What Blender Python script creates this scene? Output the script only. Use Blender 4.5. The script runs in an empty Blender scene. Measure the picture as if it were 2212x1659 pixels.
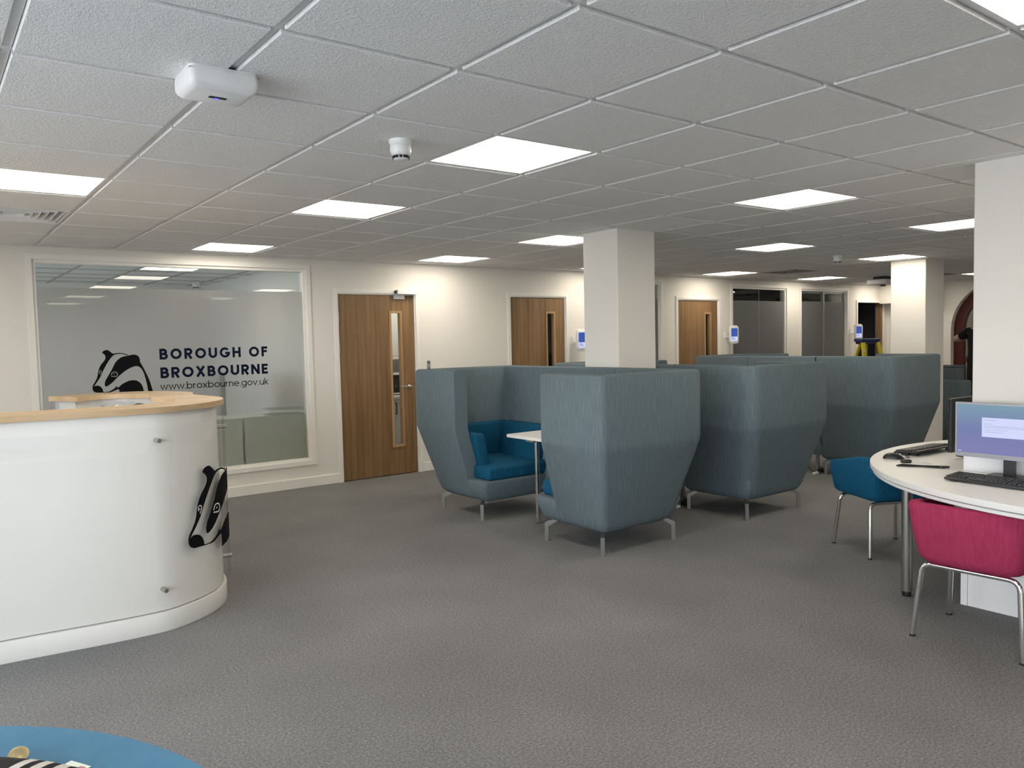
import bpy, bmesh, math, random
from mathutils import Vector, Matrix
from mathutils.geometry import tessellate_polygon
random.seed(7)
S = bpy.context.scene
COL = S.collection

# ------------------------------------------------------------------ camera, world, exposure
W_PX, H_PX, F_PX = 2212, 1659, 1700.62
YAW, PITCH, ROLL = 0.64804, -0.056313, -0.022528
CAM = Vector((-0.86503, -1.60058, 1.50109))
H = 2.40                                   # ceiling height
T = 0.60                                   # ceiling tile module
fw = Vector((math.sin(YAW)*math.cos(PITCH), math.cos(YAW)*math.cos(PITCH), math.sin(PITCH)))
r0 = Vector((math.cos(YAW), -math.sin(YAW), 0)); u0 = r0.cross(fw)
rt = r0*math.cos(ROLL) + u0*math.sin(ROLL); up = u0*math.cos(ROLL) - r0*math.sin(ROLL)
cd = bpy.data.cameras.new('camera'); cam = bpy.data.objects.new('camera', cd); COL.objects.link(cam)
cd.sensor_fit = 'HORIZONTAL'; cd.sensor_width = 36.0; cd.lens = F_PX/W_PX*36.0
cd.clip_start = 0.05; cd.clip_end = 200
M4 = Matrix(((rt.x, up.x, -fw.x, CAM.x), (rt.y, up.y, -fw.y, CAM.y), (rt.z, up.z, -fw.z, CAM.z), (0, 0, 0, 1)))
cam.matrix_world = M4
S.camera = cam
def in_view(p, m=40):
    d = Vector(p) - CAM; z = d.dot(fw)
    if z < .05: return False
    x = W_PX/2 + F_PX*d.dot(rt)/z; y = H_PX/2 - F_PX*d.dot(up)/z
    return -m < x < W_PX+m and -m < y < H_PX+m

world = bpy.data.worlds.new('world'); S.world = world; world.use_nodes = True
bg = world.node_tree.nodes['Background']
bg.inputs[0].default_value = (0.84, 0.91, 1.0, 1); bg.inputs[1].default_value = 10.0
vs = S.view_settings
vs.view_transform = 'Standard'; vs.look = 'None'; vs.exposure = 0.47; vs.gamma = 1.0; vs.use_curve_mapping = False
LAMP = 9.0                                # radiance of the ceiling panels
LAMP_COL = (1.0, 0.90, 0.76)

# ------------------------------------------------------------------ materials
MATS = {}
def mat(name, col=(.8, .8, .8), rough=.5, metal=0.0, spec=.5, build=None, coat=0.0):
    if name in MATS: return MATS[name]
    m = bpy.data.materials.new(name); m.use_nodes = True
    nt = m.node_tree; b = nt.nodes['Principled BSDF']
    b.inputs['Base Color'].default_value = (*col, 1); b.inputs['Roughness'].default_value = rough
    b.inputs['Metallic'].default_value = metal; b.inputs['Specular IOR Level'].default_value = spec
    b.inputs['Coat Weight'].default_value = coat
    if build: build(nt, b)
    MATS[name] = m
    return m
def node(nt, t, **kw):
    n = nt.nodes.new(t)
    for k, v in kw.items():
        if k in n.inputs: n.inputs[k].default_value = v
        else: setattr(n, k, v)
    return n
def coords(nt, scale=(1, 1, 1)):
    tc = node(nt, 'ShaderNodeTexCoord'); mp = node(nt, 'ShaderNodeMapping')
    mp.inputs['Scale'].default_value = scale
    nt.links.new(tc.outputs['Object'], mp.inputs['Vector'])
    return mp.outputs[0]
def uvs(nt, scale=(1, 1, 1)):
    tc = node(nt, 'ShaderNodeTexCoord'); mp = node(nt, 'ShaderNodeMapping'); mp.inputs['Scale'].default_value = scale
    nt.links.new(tc.outputs['UV'], mp.inputs['Vector']); return mp.outputs[0]
def noise(nt, vec, scale, detail=2, rough=.5):
    n = node(nt, 'ShaderNodeTexNoise'); n.inputs['Scale'].default_value = scale
    n.inputs['Detail'].default_value = detail; n.inputs['Roughness'].default_value = rough
    nt.links.new(vec, n.inputs['Vector']); return n.outputs['Fac']
def ramp(nt, fac, stops):
    r = node(nt, 'ShaderNodeValToRGB'); e = r.color_ramp.elements
    e[0].position, e[0].color = stops[0][0], (*stops[0][1], 1)
    e[1].position, e[1].color = stops[-1][0], (*stops[-1][1], 1)
    for p, c in stops[1:-1]:
        x = e.new(p); x.color = (*c, 1)
    nt.links.new(fac, r.inputs[0]); return r.outputs[0]
def bump(nt, b, h, strength, dist):
    n = node(nt, 'ShaderNodeBump'); n.inputs['Strength'].default_value = strength; n.inputs['Distance'].default_value = dist
    nt.links.new(h, n.inputs['Height']); nt.links.new(n.outputs[0], b.inputs['Normal'])
def mixf(nt, a, c, f=.5):
    n = node(nt, 'ShaderNodeMix'); n.data_type = 'FLOAT'; n.inputs[0].default_value = f
    nt.links.new(a, n.inputs[2]); nt.links.new(c, n.inputs[3]); return n.outputs[0]

def b_carpet(nt, b):
    v = coords(nt)
    a = noise(nt, v, 95, 3, .65); c = noise(nt, v, 260, 2, .6); d = noise(nt, v, 1.1, 2)
    m = mixf(nt, a, c, .5); m2 = mixf(nt, m, d, .12)
    nt.links.new(ramp(nt, m2, [(.34, (.075, .076, .077)), (.5, (.185, .185, .184)), (.66, (.35, .35, .345))]), b.inputs['Base Color'])
    bump(nt, b, m, .6, .004)
CARPET = mat('carpet_grey', rough=.95, spec=.15, build=b_carpet)
def b_tile(nt, b):
    v = coords(nt); a = noise(nt, v, 70, 3, .6); c = noise(nt, v, 190, 2, .5)
    m = mixf(nt, a, c, .4)
    nt.links.new(ramp(nt, m, [(.3, (.78, .78, .78)), (.7, (.86, .86, .86))]), b.inputs['Base Color'])
    bump(nt, b, m, .9, .006)
TILE = mat('ceiling_tile_white', rough=.9, spec=.2, build=b_tile)
GRID = mat('grid_white', (.74, .74, .75), .5)
def b_wall(nt, b):
    bump(nt, b, noise(nt, coords(nt), 120, 2), .06, .002)
WALL = mat('wall_paint', (.80, .77, .71), .75, spec=.25, build=b_wall)
TRIM = mat('trim_white', (.84, .82, .77), .4)
DARKROOM = mat('dark_room_shade', (.05, .05, .05), .9)  # near-black colour stands in for the darkness of the unlit rooms
OFFICE = mat('office_paint', (.80, .78, .76), .8)
def b_fabric(c0, c1, c2, sx=160, sz=9, uv=False):
    def f(nt, b):
        a = noise(nt, uvs(nt, (sx, sz*.8, 1)) if uv else coords(nt, (sx, sx, sz)), 1.0, 3, .6); f2 = noise(nt, coords(nt), 420, 1)
        m = mixf(nt, a, f2, .25)
        nt.links.new(ramp(nt, m, [(.3, c0), (.5, c1), (.72, c2)]), b.inputs['Base Color'])
        bump(nt, b, m, .25, .002)
    return f
SOFA = mat('sofa_slate_fabric', rough=.9, spec=.12, build=b_fabric((.095, .128, .144), (.130, .170, .188), (.185, .230, .247), uv=True))
SOFAB = mat('sofa_slate_fabric_plain', rough=.9, spec=.12, build=b_fabric((.095, .128, .144), (.130, .170, .188), (.185, .230, .247)))
BLUE = mat('blue_fabric', rough=.85, spec=.2, build=b_fabric((.004, .062, .125), (.006, .082, .16), (.012, .12, .22)))
PINK = mat('pink_fabric', rough=.9, spec=.12, build=b_fabric((.27, .026, .072), (.32, .033, .085), (.365, .042, .10), 90, 5))
TBLUE = mat('table_blue_laminate', rough=.6, spec=.3, build=b_fabric((.055, .17, .28), (.062, .19, .31), (.072, .21, .335), 12, 40))
def b_oak(c0, c1, c2, s=(30, 30, 1.3)):
    def f(nt, b):
        v = coords(nt, s); a = noise(nt, v, 1.0, 5, .62)
        w = node(nt, 'ShaderNodeTexWave'); w.inputs['Scale'].default_value = .16; w.inputs['Distortion'].default_value = 9; w.inputs['Detail'].default_value = 3
        nt.links.new(v, w.inputs['Vector'])
        wide = noise(nt, coords(nt, tuple(q*.30 for q in s)), 1.0, 1, .4)
        m = mixf(nt, mixf(nt, a, w.outputs['Fac'], .12), wide, .35)
        nt.links.new(ramp(nt, m, [(.36, c0), (.5, c1), (.64, c2)]), b.inputs['Base Color'])
        bump(nt, b, m, .05, .002)
    return f
OAK = mat('oak_veneer', rough=.45, build=b_oak((.17, .095, .038), (.235, .135, .058), (.30, .18, .085)))
OAKL = mat('oak_light', rough=.4, build=b_oak((.46, .315, .175), (.53, .38, .225), (.60, .45, .29), (1.6, 22, 22)))
BEAD = mat('oak_bead', rough=.4, build=b_oak((.34, .20, .09), (.42, .26, .12), (.5, .32, .16)))
STEEL = mat('brushed_steel', (.46, .46, .45), .28, 1.0)
CHROME = mat('chrome', (.85, .85, .85), .08, 1.0)
BLACK = mat('black_plastic', (.012, .012, .013), .4)
MATTBLACK = mat('black_print', (.006, .006, .008), .7, spec=.08)
NAVY = mat('navy_print', (.005, .009, .026), .7, spec=.08)
WHITE = mat('white_laminate', (.80, .79, .76), .35)
GLOSSWHITE = mat('white_gloss', (.76, .75, .715), .22)
PLASTIC = mat('white_plastic', (.80, .80, .80), .35)
GREYPL = mat('grey_plastic', (.35, .35, .35), .5)
RED = mat('red_gloss_paint', (.075, .008, .007), .4)
YELLOW = mat('ladder_yellow', (.62, .52, .02), .5)
LBLUE = mat('ladder_blue_plastic', (.02, .03, .12), .5)
SKIN = mat('skin', (.55, .33, .24), .55)
CLOTH = mat('black_cloth', (.006, .006, .007), .9)
HAIR = mat('dark_hair', (.02, .013, .009), .7)
GOLD = mat('gold_metal', (.75, .58, .30), .25, 1.0)
SILVER = mat('silver_bezel', (.30, .30, .32), .4, .6)
SLOT = mat('dark_slot', (.01, .01, .01), .8)
BRICK = mat('facade_brown', (.30, .22, .15), .9)
ASPH = mat('street_grey', (.20, .20, .21), .9)
CABGREEN = mat('cabinet_back_pale', (.84, .88, .78), .6)
EYEGREY = mat('eye_grey', (.36, .36, .37), .6)
CARD = mat('card_pale_green', (.55, .68, .60), .25)

def emis(name, col, s):
    m = bpy.data.materials.new(name); m.use_nodes = True; nt = m.node_tree; nt.nodes.clear()
    o = node(nt, 'ShaderNodeOutputMaterial'); e = node(nt, 'ShaderNodeEmission')
    e.inputs[0].default_value = (*col, 1); e.inputs[1].default_value = s
    nt.links.new(e.outputs[0], o.inputs[0]); return m
LIGHT = emis('lamp_diffuser', LAMP_COL, LAMP)
LEDBLUE = emis('blue_led', (.05, .06, 1), 3)
SCRBLUE = emis('tablet_screen_blue', (.05, .11, .42), .7)
SCRWHITE = emis('screen_white', (.66, .70, .98), .72)
SCRGREY = emis('screen_text_grey', (.45, .49, .75), .62)

def glass_clear(name, tint=(1, 1, 1), refl=1.0, rough=0.0):
    m = bpy.data.materials.new(name); m.use_nodes = True; nt = m.node_tree; nt.nodes.clear()
    o = node(nt, 'ShaderNodeOutputMaterial'); t = node(nt, 'ShaderNodeBsdfTransparent'); t.inputs[0].default_value = (*tint, 1)
    g = node(nt, 'ShaderNodeBsdfGlossy'); g.inputs['Roughness'].default_value = rough
    ge = node(nt, 'ShaderNodeNewGeometry'); dt = node(nt, 'ShaderNodeVectorMath'); dt.operation = 'DOT_PRODUCT'
    nt.links.new(ge.outputs['Incoming'], dt.inputs[0]); nt.links.new(ge.outputs['Normal'], dt.inputs[1])
    def mth(op, a, v=None, rev=False):
        q_ = node(nt, 'ShaderNodeMath'); q_.operation = op
        nt.links.new(a, q_.inputs[1 if rev else 0])
        if v is not None: q_.inputs[0 if rev else 1].default_value = v
        return q_.outputs[0]
    ab = mth('ABSOLUTE', dt.outputs['Value']); iv = mth('SUBTRACT', ab, 1.0, True); p5 = mth('POWER', iv, 5.0)
    sc_ = mth('MULTIPLY', p5, .96*refl); mu = node(nt, 'ShaderNodeMath'); mu.operation = 'ADD'; mu.inputs[1].default_value = .042*refl; mu.use_clamp = True
    nt.links.new(sc_, mu.inputs[0])
    mx = node(nt, 'ShaderNodeMixShader'); nt.links.new(mu.outputs[0], mx.inputs[0])
    nt.links.new(t.outputs[0], mx.inputs[1]); nt.links.new(g.outputs[0], mx.inputs[2]); nt.links.new(mx.outputs[0], o.inputs[0])
    return m
GLASS = glass_clear('clear_glass', (.93, .96, .95))
ACRYLIC = glass_clear('clear_acrylic', (.995, .997, .995), .5)
def frosted(name, col, through=.5, rough=.42, gl=.10):
    m = bpy.data.materials.new(name); m.use_nodes = True; nt = m.node_tree; nt.nodes.clear()
    o = node(nt, 'ShaderNodeOutputMaterial')
    d = node(nt, 'ShaderNodeBsdfDiffuse'); d.inputs[0].default_value = (*col, 1)
    rf = node(nt, 'ShaderNodeBsdfRefraction'); rf.inputs['Roughness'].default_value = rough; rf.inputs['IOR'].default_value = 1.01
    rf.inputs[0].default_value = (.95, .92, .90, 1)
    g = node(nt, 'ShaderNodeBsdfGlossy'); g.inputs['Roughness'].default_value = .38
    a = node(nt, 'ShaderNodeMixShader'); a.inputs[0].default_value = through
    nt.links.new(d.outputs[0], a.inputs[1]); nt.links.new(rf.outputs[0], a.inputs[2])
    c = node(nt, 'ShaderNodeMixShader'); c.inputs[0].default_value = gl
    nt.links.new(a.outputs[0], c.inputs[1]); nt.links.new(g.outputs[0], c.inputs[2]); nt.links.new(c.outputs[0], o.inputs[0])
    return m
FROST = frosted('frosted_film', (.19, .19, .192), .70, .28, .10)
FROSTD = frosted('frosted_film_dark_room', (.20, .205, .205), .3, .4, .07)

def screen_mat():
    m = bpy.data.materials.new('monitor_screen'); m.use_nodes = True; nt = m.node_tree; nt.nodes.clear()
    o = node(nt, 'ShaderNodeOutputMaterial'); e = node(nt, 'ShaderNodeEmission'); e.inputs[1].default_value = .56
    tc = node(nt, 'ShaderNodeTexCoord'); sp = node(nt, 'ShaderNodeSeparateXYZ')
    nt.links.new(tc.outputs['Generated'], sp.inputs[0])
    nt.links.new(ramp(nt, sp.outputs['Z'], [(.1, (.29, .29, .58)), (.5, (.25, .29, .55)), (1, (.28, .44, .56))]), e.inputs[0])
    nt.links.new(e.outputs[0], o.inputs[0]); return m
SCREEN = screen_mat()

# ------------------------------------------------------------------ helpers
def link(o, parent=None):
    COL.objects.link(o)
    if parent is not None: o.parent = parent
    return o
def mesh(name, verts, faces, m, parent=None, smooth=None):
    me = bpy.data.meshes.new(name); me.from_pydata([tuple(v) for v in verts], [], faces); me.update()
    bm = bmesh.new(); bm.from_mesh(me); bmesh.ops.recalc_face_normals(bm, faces=bm.faces); bm.to_mesh(me); bm.free()
    me.materials.append(m)
    if smooth is not None:
        me.polygons.foreach_set('use_smooth', [True]*len(me.polygons)); me.set_sharp_from_angle(angle=math.radians(smooth))
    return link(bpy.data.objects.new(name, me), parent)
def from_bm(name, bm, m, parent=None, smooth=None):
    me = bpy.data.meshes.new(name); bmesh.ops.recalc_face_normals(bm, faces=bm.faces); bm.to_mesh(me); bm.free(); me.materials.append(m)
    if smooth is not None:
        me.polygons.foreach_set('use_smooth', [True]*len(me.polygons)); me.set_sharp_from_angle(angle=math.radians(smooth))
    return link(bpy.data.objects.new(name, me), parent)
def box(name, lo, hi, m, parent=None, bevel=0.0, seg=2, smooth=None):
    bm = bmesh.new(); bmesh.ops.create_cube(bm, size=1)
    for v in bm.verts:
        v.co = Vector([(lo[i]+hi[i])/2 + v.co[i]*(hi[i]-lo[i]) for i in range(3)])
    if bevel:
        bmesh.ops.bevel(bm, geom=list(bm.edges), offset=bevel, segments=seg, profile=.5, affect='EDGES')
    return from_bm(name, bm, m, parent, (35 if bevel and smooth is None else smooth))
def add_box(V, Fc, lo, hi):
    n = len(V)
    V += [(x, y, z) for z in (lo[2], hi[2]) for y in (lo[1], hi[1]) for x in (lo[0], hi[0])]
    Fc += [[n+a for a in f] for f in ([0, 2, 3, 1], [4, 5, 7, 6], [0, 1, 5, 4], [2, 6, 7, 3], [0, 4, 6, 2], [1, 3, 7, 5])]
def boxes(name, L, m, parent=None):
    V, Fc = [], []
    for lo, hi in L: add_box(V, Fc, lo, hi)
    return mesh(name, V, Fc, m, parent)
def ring(name, out, inn, y0, y1, m, parent=None):
    """rectangular frame in the XZ plane; out/inn = (x0,z0,x1,z1), extruded y0..y1"""
    def c(r): return [(r[0], r[1]), (r[2], r[1]), (r[2], r[3]), (r[0], r[3])]
    V = [(x, y, z) for y in (y0, y1) for r in (out, inn) for x, z in c(r)]
    Fc = []
    for i in range(4):
        j = (i+1) % 4
        Fc += [[i, j, 4+j, 4+i], [8+i, 12+i, 12+j, 8+j], [i, 8+i, 8+j, j], [4+i, 4+j, 12+j, 12+i]]
    return mesh(name, V, Fc, m, parent)
def prism(name, poly, z0, z1, m, parent=None, bevel=0.0, smooth=None):
    bm = bmesh.new()
    vs_ = [bm.verts.new((x, y, z0)) for x, y in poly]; f = bm.faces.new(vs_)
    r = bmesh.ops.extrude_face_region(bm, geom=[f])
    bmesh.ops.translate(bm, verts=[v for v in r['geom'] if isinstance(v, bmesh.types.BMVert)], vec=(0, 0, z1-z0))
    if bevel:
        ed = [e for e in bm.edges if abs(e.verts[0].co.z-e.verts[1].co.z) < 1e-6]
        bmesh.ops.bevel(bm, geom=ed, offset=bevel, segments=2, profile=.5, affect='EDGES')
    bmesh.ops.triangulate(bm, faces=[g for g in bm.faces if len(g.verts) > 4])
    return from_bm(name, bm, m, parent, smooth)
def tube_geo(pts, r, seg=10, cap=True):
    pts = [Vector(p) for p in pts]; V, Fc = [], []
    rs = r if isinstance(r, (list, tuple)) else [r]*len(pts)
    ref = None
    for i, p in enumerate(pts):
        t = (pts[min(i+1, len(pts)-1)] - pts[max(i-1, 0)]).normalized()
        if ref is None:
            ref = t.orthogonal().normalized()
        ref = (ref - t*ref.dot(t)).normalized(); b = t.cross(ref)
        for k in range(seg):
            a = 2*math.pi*k/seg
            V.append(p + (ref*math.cos(a)+b*math.sin(a))*rs[i])
    for i in range(len(pts)-1):
        for k in range(seg):
            k2 = (k+1) % seg
            Fc.append([i*seg+k, i*seg+k2, (i+1)*seg+k2, (i+1)*seg+k])
    if cap:
        Fc.append(list(range(seg-1, -1, -1))); Fc.append([(len(pts)-1)*seg+k for k in range(seg)])
    return V, Fc
def tube(name, pts, r, m, parent=None, seg=10, smooth=50):
    V, Fc = tube_geo(pts, r, seg); return mesh(name, V, Fc, m, parent, smooth)
def lathe(name, prof, m, parent=None, seg=28, at=(0, 0, 0), smooth=40):
    """profile list of (r,z)"""
    V, Fc = [], []
    for r, z in prof:
        for k in range(seg):
            a = 2*math.pi*k/seg; V.append((at[0]+r*math.cos(a), at[1]+r*math.sin(a), at[2]+z))
    for i in range(len(prof)-1):
        for k in range(seg):
            k2 = (k+1) % seg; Fc.append([i*seg+k, i*seg+k2, (i+1)*seg+k2, (i+1)*seg+k])
    Fc.append(list(range(seg))); Fc.append([(len(prof)-1)*seg+k for k in range(seg)])
    return mesh(name, V, Fc, m, parent, smooth)
def catmull(P, n=6, closed=False):
    out = []; N = len(P); P = [Vector(p) for p in P]
    for i in range(N if closed else N-1):
        a = P[(i-1) % N] if closed or i > 0 else P[i]*2-P[i+1]
        b = P[i]; c = P[(i+1) % N]
        d = P[(i+2) % N] if closed or i+2 < N else c*2-b
        for k in range(n):
            t = k/n
            out.append(.5*((2*b) + (c-a)*t + (2*a-5*b+4*c-d)*t*t + (3*b-a-3*c+d)*t**3))
    if not closed: out.append(P[-1])
    return out
def smooth_path(pts, r, n=5):
    """round the inner corners of a polyline"""
    P = [Vector(p) for p in pts]; out = [P[0]]
    for i in range(1, len(P)-1):
        a = (P[i-1]-P[i]); b = (P[i+1]-P[i]); ra = min(r, a.length*.49, b.length*.49)
        s = P[i]+a.normalized()*ra; e = P[i]+b.normalized()*ra
        for k in range(n+1):
            t = k/n; out.append(s*(1-t)**2 + P[i]*2*t*(1-t) + e*t*t)
    out.append(P[-1]); return out
def empty(name, loc=(0, 0, 0), rz=0.0, parent=None):
    o = bpy.data.objects.new(name, None); o.location = loc; o.rotation_euler = (0, 0, rz); o.empty_display_size = .1
    return link(o, parent)
def tag(o, label=None, cat=None, group=None, kind=None):
    if label: o['label'] = label
    if cat: o['category'] = cat
    if group: o['group'] = group
    if kind: o['kind'] = kind
    return o
def struct(o, label=None):
    o['kind'] = 'structure'
    if label: o['label'] = label
    return o
def copy_tree(o, parent=None):
    c = o.copy(); COL.objects.link(c); c.parent = parent
    for ch in list(o.children): copy_tree(ch, c)
    return c
def dup(o, loc, rz, label):
    c = copy_tree(o); c.location = loc; c.rotation_euler = (0, 0, rz); c['label'] = label; return c
def arc(cx, cy, rx, ry, a0, a1, n=14):
    return [(cx+rx*math.cos(math.radians(a0+(a1-a0)*k/n)), cy+ry*math.sin(math.radians(a0+(a1-a0)*k/n))) for k in range(n+1)]

# ------------------------------------------------------------------ structure: floor, walls, columns
X0, X1, Y0, YB = -3.4, 14.3, -5.0, 6.26
WT = .12
struct(box('floor', (X0-.3, Y0-.3, -.1), (X1+.3, YB+4.6, 0), CARPET), 'grey flecked office carpet')
struct(box('ground_outside', (-40, -40, -.3), (50, 50, -.12), mat('pale_bounce_ground', (.55, .54, .52), .9)), 'unseen pale ground added to bounce daylight onto the ceiling')  # added unseen ground, kept pale so daylight bounces up to the ceiling

OPEN = [  # x0,x1,z0,z1 of openings in the back wall
    (-.03, 2.42, .28, 2.28), (2.76, 3.72, 0, 2.045), (5.075, 5.995, 0, 2.045), (6.50, 7.84, .28, 2.28),
    (8.20, 9.155, 0, 2.045), (9.50, 10.96, .28, 2.26), (11.39, 12.86, .28, 2.26), (13.22, 14.14, 0, 2.05)]
L = []; x = X0-WT
for a, b, z0, z1 in OPEN:
    L.append(((x, YB, 0), (a, YB+WT, H+.1)))
    L.append(((a, YB, z1), (b, YB+WT, H+.1)))
    if z0 > 0: L.append(((a, YB, 0), (b, YB+WT, z0)))
    x = b
L.append(((x, YB, 0), (X1+WT, YB+WT, H+.1)))
struct(boxes('wall_back', L, WALL), 'cream painted wall with doors and internal windows')
# left wall with daylight windows (behind and beside the camera)
LW = [(-4.6, -2.5), (-2.1, 0.0), (.4, 2.5)]
L = []; y = Y0-WT
for a, b in LW:
    L += [((X0-WT, y, 0), (X0, a, H+.1)), ((X0-WT, a, 0), (X0, b, .75)), ((X0-WT, a, 2.2), (X0, b, H+.1))]; y = b
L.append(((X0-WT, y, 0), (X0, YB, H+.1)))
struct(boxes('wall_left', L, WALL))
for i, (a, b) in enumerate(LW):
    w = struct(empty('window_%d' % (i+5)), 'daylight window in the outer wall')
    V, Fc = [], []
    for lo, hi in [((X0-.09, a, .75), (X0-.03, a+.06, 2.2)), ((X0-.09, b-.06, .75), (X0-.03, b, 2.2)), ((X0-.09, a+.06, .75), (X0-.03, b-.06, .81)),
                   ((X0-.09, a+.06, 2.14), (X0-.03, b-.06, 2.2)), ((X0-.09, (a+b)/2-.03, .81), (X0-.03, (a+b)/2+.03, 2.14))]:
        add_box(V, Fc, lo, hi)
    mesh('window_frame', V, Fc, TRIM, w)
    pl = bpy.data.lights.new('window_daylight', 'AREA'); pl.shape = 'RECTANGLE'; pl.size = 1.45; pl.size_y = b-a; pl.cycles.is_portal = True
    po = bpy.data.objects.new('window_daylight', pl); po.location = (X0-.10, (a+b)/2, 1.475); po.rotation_euler = (0, -math.pi/2, 0); link(po, w)
struct(boxes('wall_front', [((X0-WT, Y0-WT, 0), (X1+WT, Y0, H+.1))], WALL))
# right end wall with arched red doorway
AY, AR, AS = 4.20, .86, 1.50
arch_in = [(AY+AR, 0), (AY+AR, AS)] + [(AY+AR*math.cos(t), AS+AR*math.sin(t)) for t in [math.pi*k/20 for k in range(1, 20)]] + [(AY-AR, AS), (AY-AR, 0)]
def yz_plate(name, outer, x0, x1, m, parent=None):
    bm = bmesh.new(); v = [bm.verts.new((x0, y, z)) for y, z in outer]; f = bm.faces.new(v)
    r = bmesh.ops.extrude_face_region(bm, geom=[f]); bmesh.ops.translate(bm, verts=[q for q in r['geom'] if isinstance(q, bmesh.types.BMVert)], vec=(x1-x0, 0, 0))
    bmesh.ops.triangulate(bm, faces=[g for g in bm.faces if len(g.verts) > 4])
    return from_bm(name, bm, m, parent)
outer = [(YB, 0), (AY+AR, 0)] + arch_in[1:-1] + [(AY-AR, 0), (Y0, 0), (Y0, H+.1), (YB, H+.1)]
struct(yz_plate('wall_right', outer, X1, X1+.3, WALL), 'end wall with arched doorway')
d5 = struct(empty('door_5', (X1+.12, AY, 0)), 'dark red arched glazed entrance')
def archband(name, ra, rb, sa, x0, x1, m, parent):
    def cv(r): return [(r, 0), (r, sa)] + [(r*math.cos(t), sa+r*math.sin(t)) for t in [math.pi*k/20 for k in range(1, 20)]] + [(-r, sa), (-r, 0)]
    A, B = cv(ra), cv(rb); n = len(A); V = [(x, *p) for x in (x0, x1) for q in (A, B) for p in q]; Fc = []
    for i in range(n-1):
        Fc += [[i, i+1, n+i+1, n+i], [2*n+i, 3*n+i, 3*n+i+1, 2*n+i+1], [i, 2*n+i, 2*n+i+1, i+1], [n+i, n+i+1, 3*n+i+1, 3*n+i]]
    Fc += [[0, n, 3*n, 2*n], [n-1, 3*n-1, 4*n-1, 2*n-1]]
    return mesh(name, V, Fc, m, parent)
archband('arched_frame', AR, AR-.17, AS, 0, .10, RED, d5)
box('door_stile', (.02, -.05, 0), (.08, .05, AS+AR-.18), RED, d5)
box('door_rail', (.02, -(AR-.17), .9), (.08, AR-.17, 1.0), RED, d5)
yz_plate('door_glass', [(p[0]*1-AY, p[1]) for p in [(AY+(AR-.17)*c, s) for c, s in [(1, 0)]+[(math.cos(math.pi*k/20), AS+(AR-.17)*math.sin(math.pi*k/20)) for k in range(21)]+[(-1, 0)]]], .045, .055, GLASS, d5)
# lobby behind the arch
struct(boxes('wall_lobby', [((X1+.3, 1.8, 0), (17.5, 1.9, 2.7)), ((X1+.3, 6.2, 0), (17.5, 6.3, 2.7)), ((X1+.3, 1.8, 2.7), (17.6, 6.3, 2.8)), ((17.5, 1.8, 0), (17.6, 5.05, 2.7))], mat('lobby_grey', (.42, .45, .42), .8)))
struct(boxes('wall_lobby_end', [((17.5, 5.05, 0), (17.6, 6.2, 2.7))], mat('lobby_tan', (.40, .30, .18), .8)))
struct(box('floor_lobby', (X1+.3, 1.8, -.1), (17.6, 6.3, 0), CARPET))
# dropped box in the far corner
struct(box('trim_1', (14.02, 5.3, 2.03), (X1, YB, H), WALL), 'boxed-in beam end in the far corner')

def column(name, lo, hi, label):
    struct(box(name, (lo[0], lo[1], 0), (hi[0], hi[1], H+.02), WALL, bevel=.006, seg=1), label)
column('column', (3.745, 3.03), (4.195, 3.44), 'square cream column between the sofa booths')
column('column', (9.15, 3.10), (9.64, 3.54), 'far square cream column beside the tiered bench')
column('column', (3.715, -.16), (4.16, .298), 'square cream column rising through the computer table')

# baseboards
for i, (a, b) in enumerate([(X0, 2.72), (3.765, 5.03), (6.04, 8.15), (9.2, 13.17)]):
    struct(box('baseboard_back_%d' % (i+1), (a, YB-.016, 0), (b, YB, .105), TRIM, bevel=.004, seg=1))
struct(box('baseboard_left', (X0, Y0, 0), (X0+.016, YB-.02, .105), TRIM))
struct(box('baseboard_right', (X1-.016, AY+AR+.06, 0), (X1, 5.9, .105), TRIM))

# ------------------------------------------------------------------ rooms behind the back wall
RB = YB+WT
def room(n, a, b, d, m, cm=None):
    struct(boxes('wall_room_%d' % n, [((a-.08, RB, 0), (a, RB+d, H)), ((b, RB, 0), (b+.08, RB+d, H)), ((a-.08, RB+d, 0), (b+.08, RB+d+.1, H))], m))
    struct(boxes('ceiling_room_%d' % n, [((a-.08, RB, H), (b+.08, RB+d+.1, H+.1))], cm or m))
struct(boxes('wall_room_1', [((-2.28, RB, 0), (-2.2, RB+.6, H)), ((-2.28, RB+2.8, 0), (-2.2, RB+4.2, H)), ((-2.28, RB+.6, 0), (-2.2, RB+2.8, 1.2)), ((-2.28, RB+.6, 2.0), (-2.2, RB+2.8, H)),
                             ((2.6, RB, 0), (2.68, RB+4.2, H)), ((-2.28, RB+4.2, 0), (2.68, RB+4.3, H))], OFFICE))
struct(boxes('ceiling_room_1', [((-2.28, RB, H), (2.68, RB+4.3, H+.1))], TILE))
ow = struct(empty('window_8'), 'daylight window of the glazed office')
pl = bpy.data.lights.new('window_daylight', 'AREA'); pl.shape = 'RECTANGLE'; pl.size = .8; pl.size_y = 2.2; pl.cycles.is_portal = True
po = bpy.data.objects.new('window_daylight', pl); po.location = (-2.29, RB+1.7, 1.6); po.rotation_euler = (0, -math.pi/2, 0); link(po, ow)
boxes('window_frame', [((-2.27, RB+.6, 1.2), (-2.21, RB+.66, 2.0)), ((-2.27, RB+2.74, 1.2), (-2.21, RB+2.8, 2.0)), ((-2.27, RB+1.67, 1.2), (-2.21, RB+1.73, 2.0))], TRIM, ow)
room(2, 2.72, 4.94, 1.35, OFFICE, TILE)
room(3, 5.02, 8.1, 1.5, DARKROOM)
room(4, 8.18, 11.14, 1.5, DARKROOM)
room(5, 11.22, 13.08, 1.5, DARKROOM)
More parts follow.
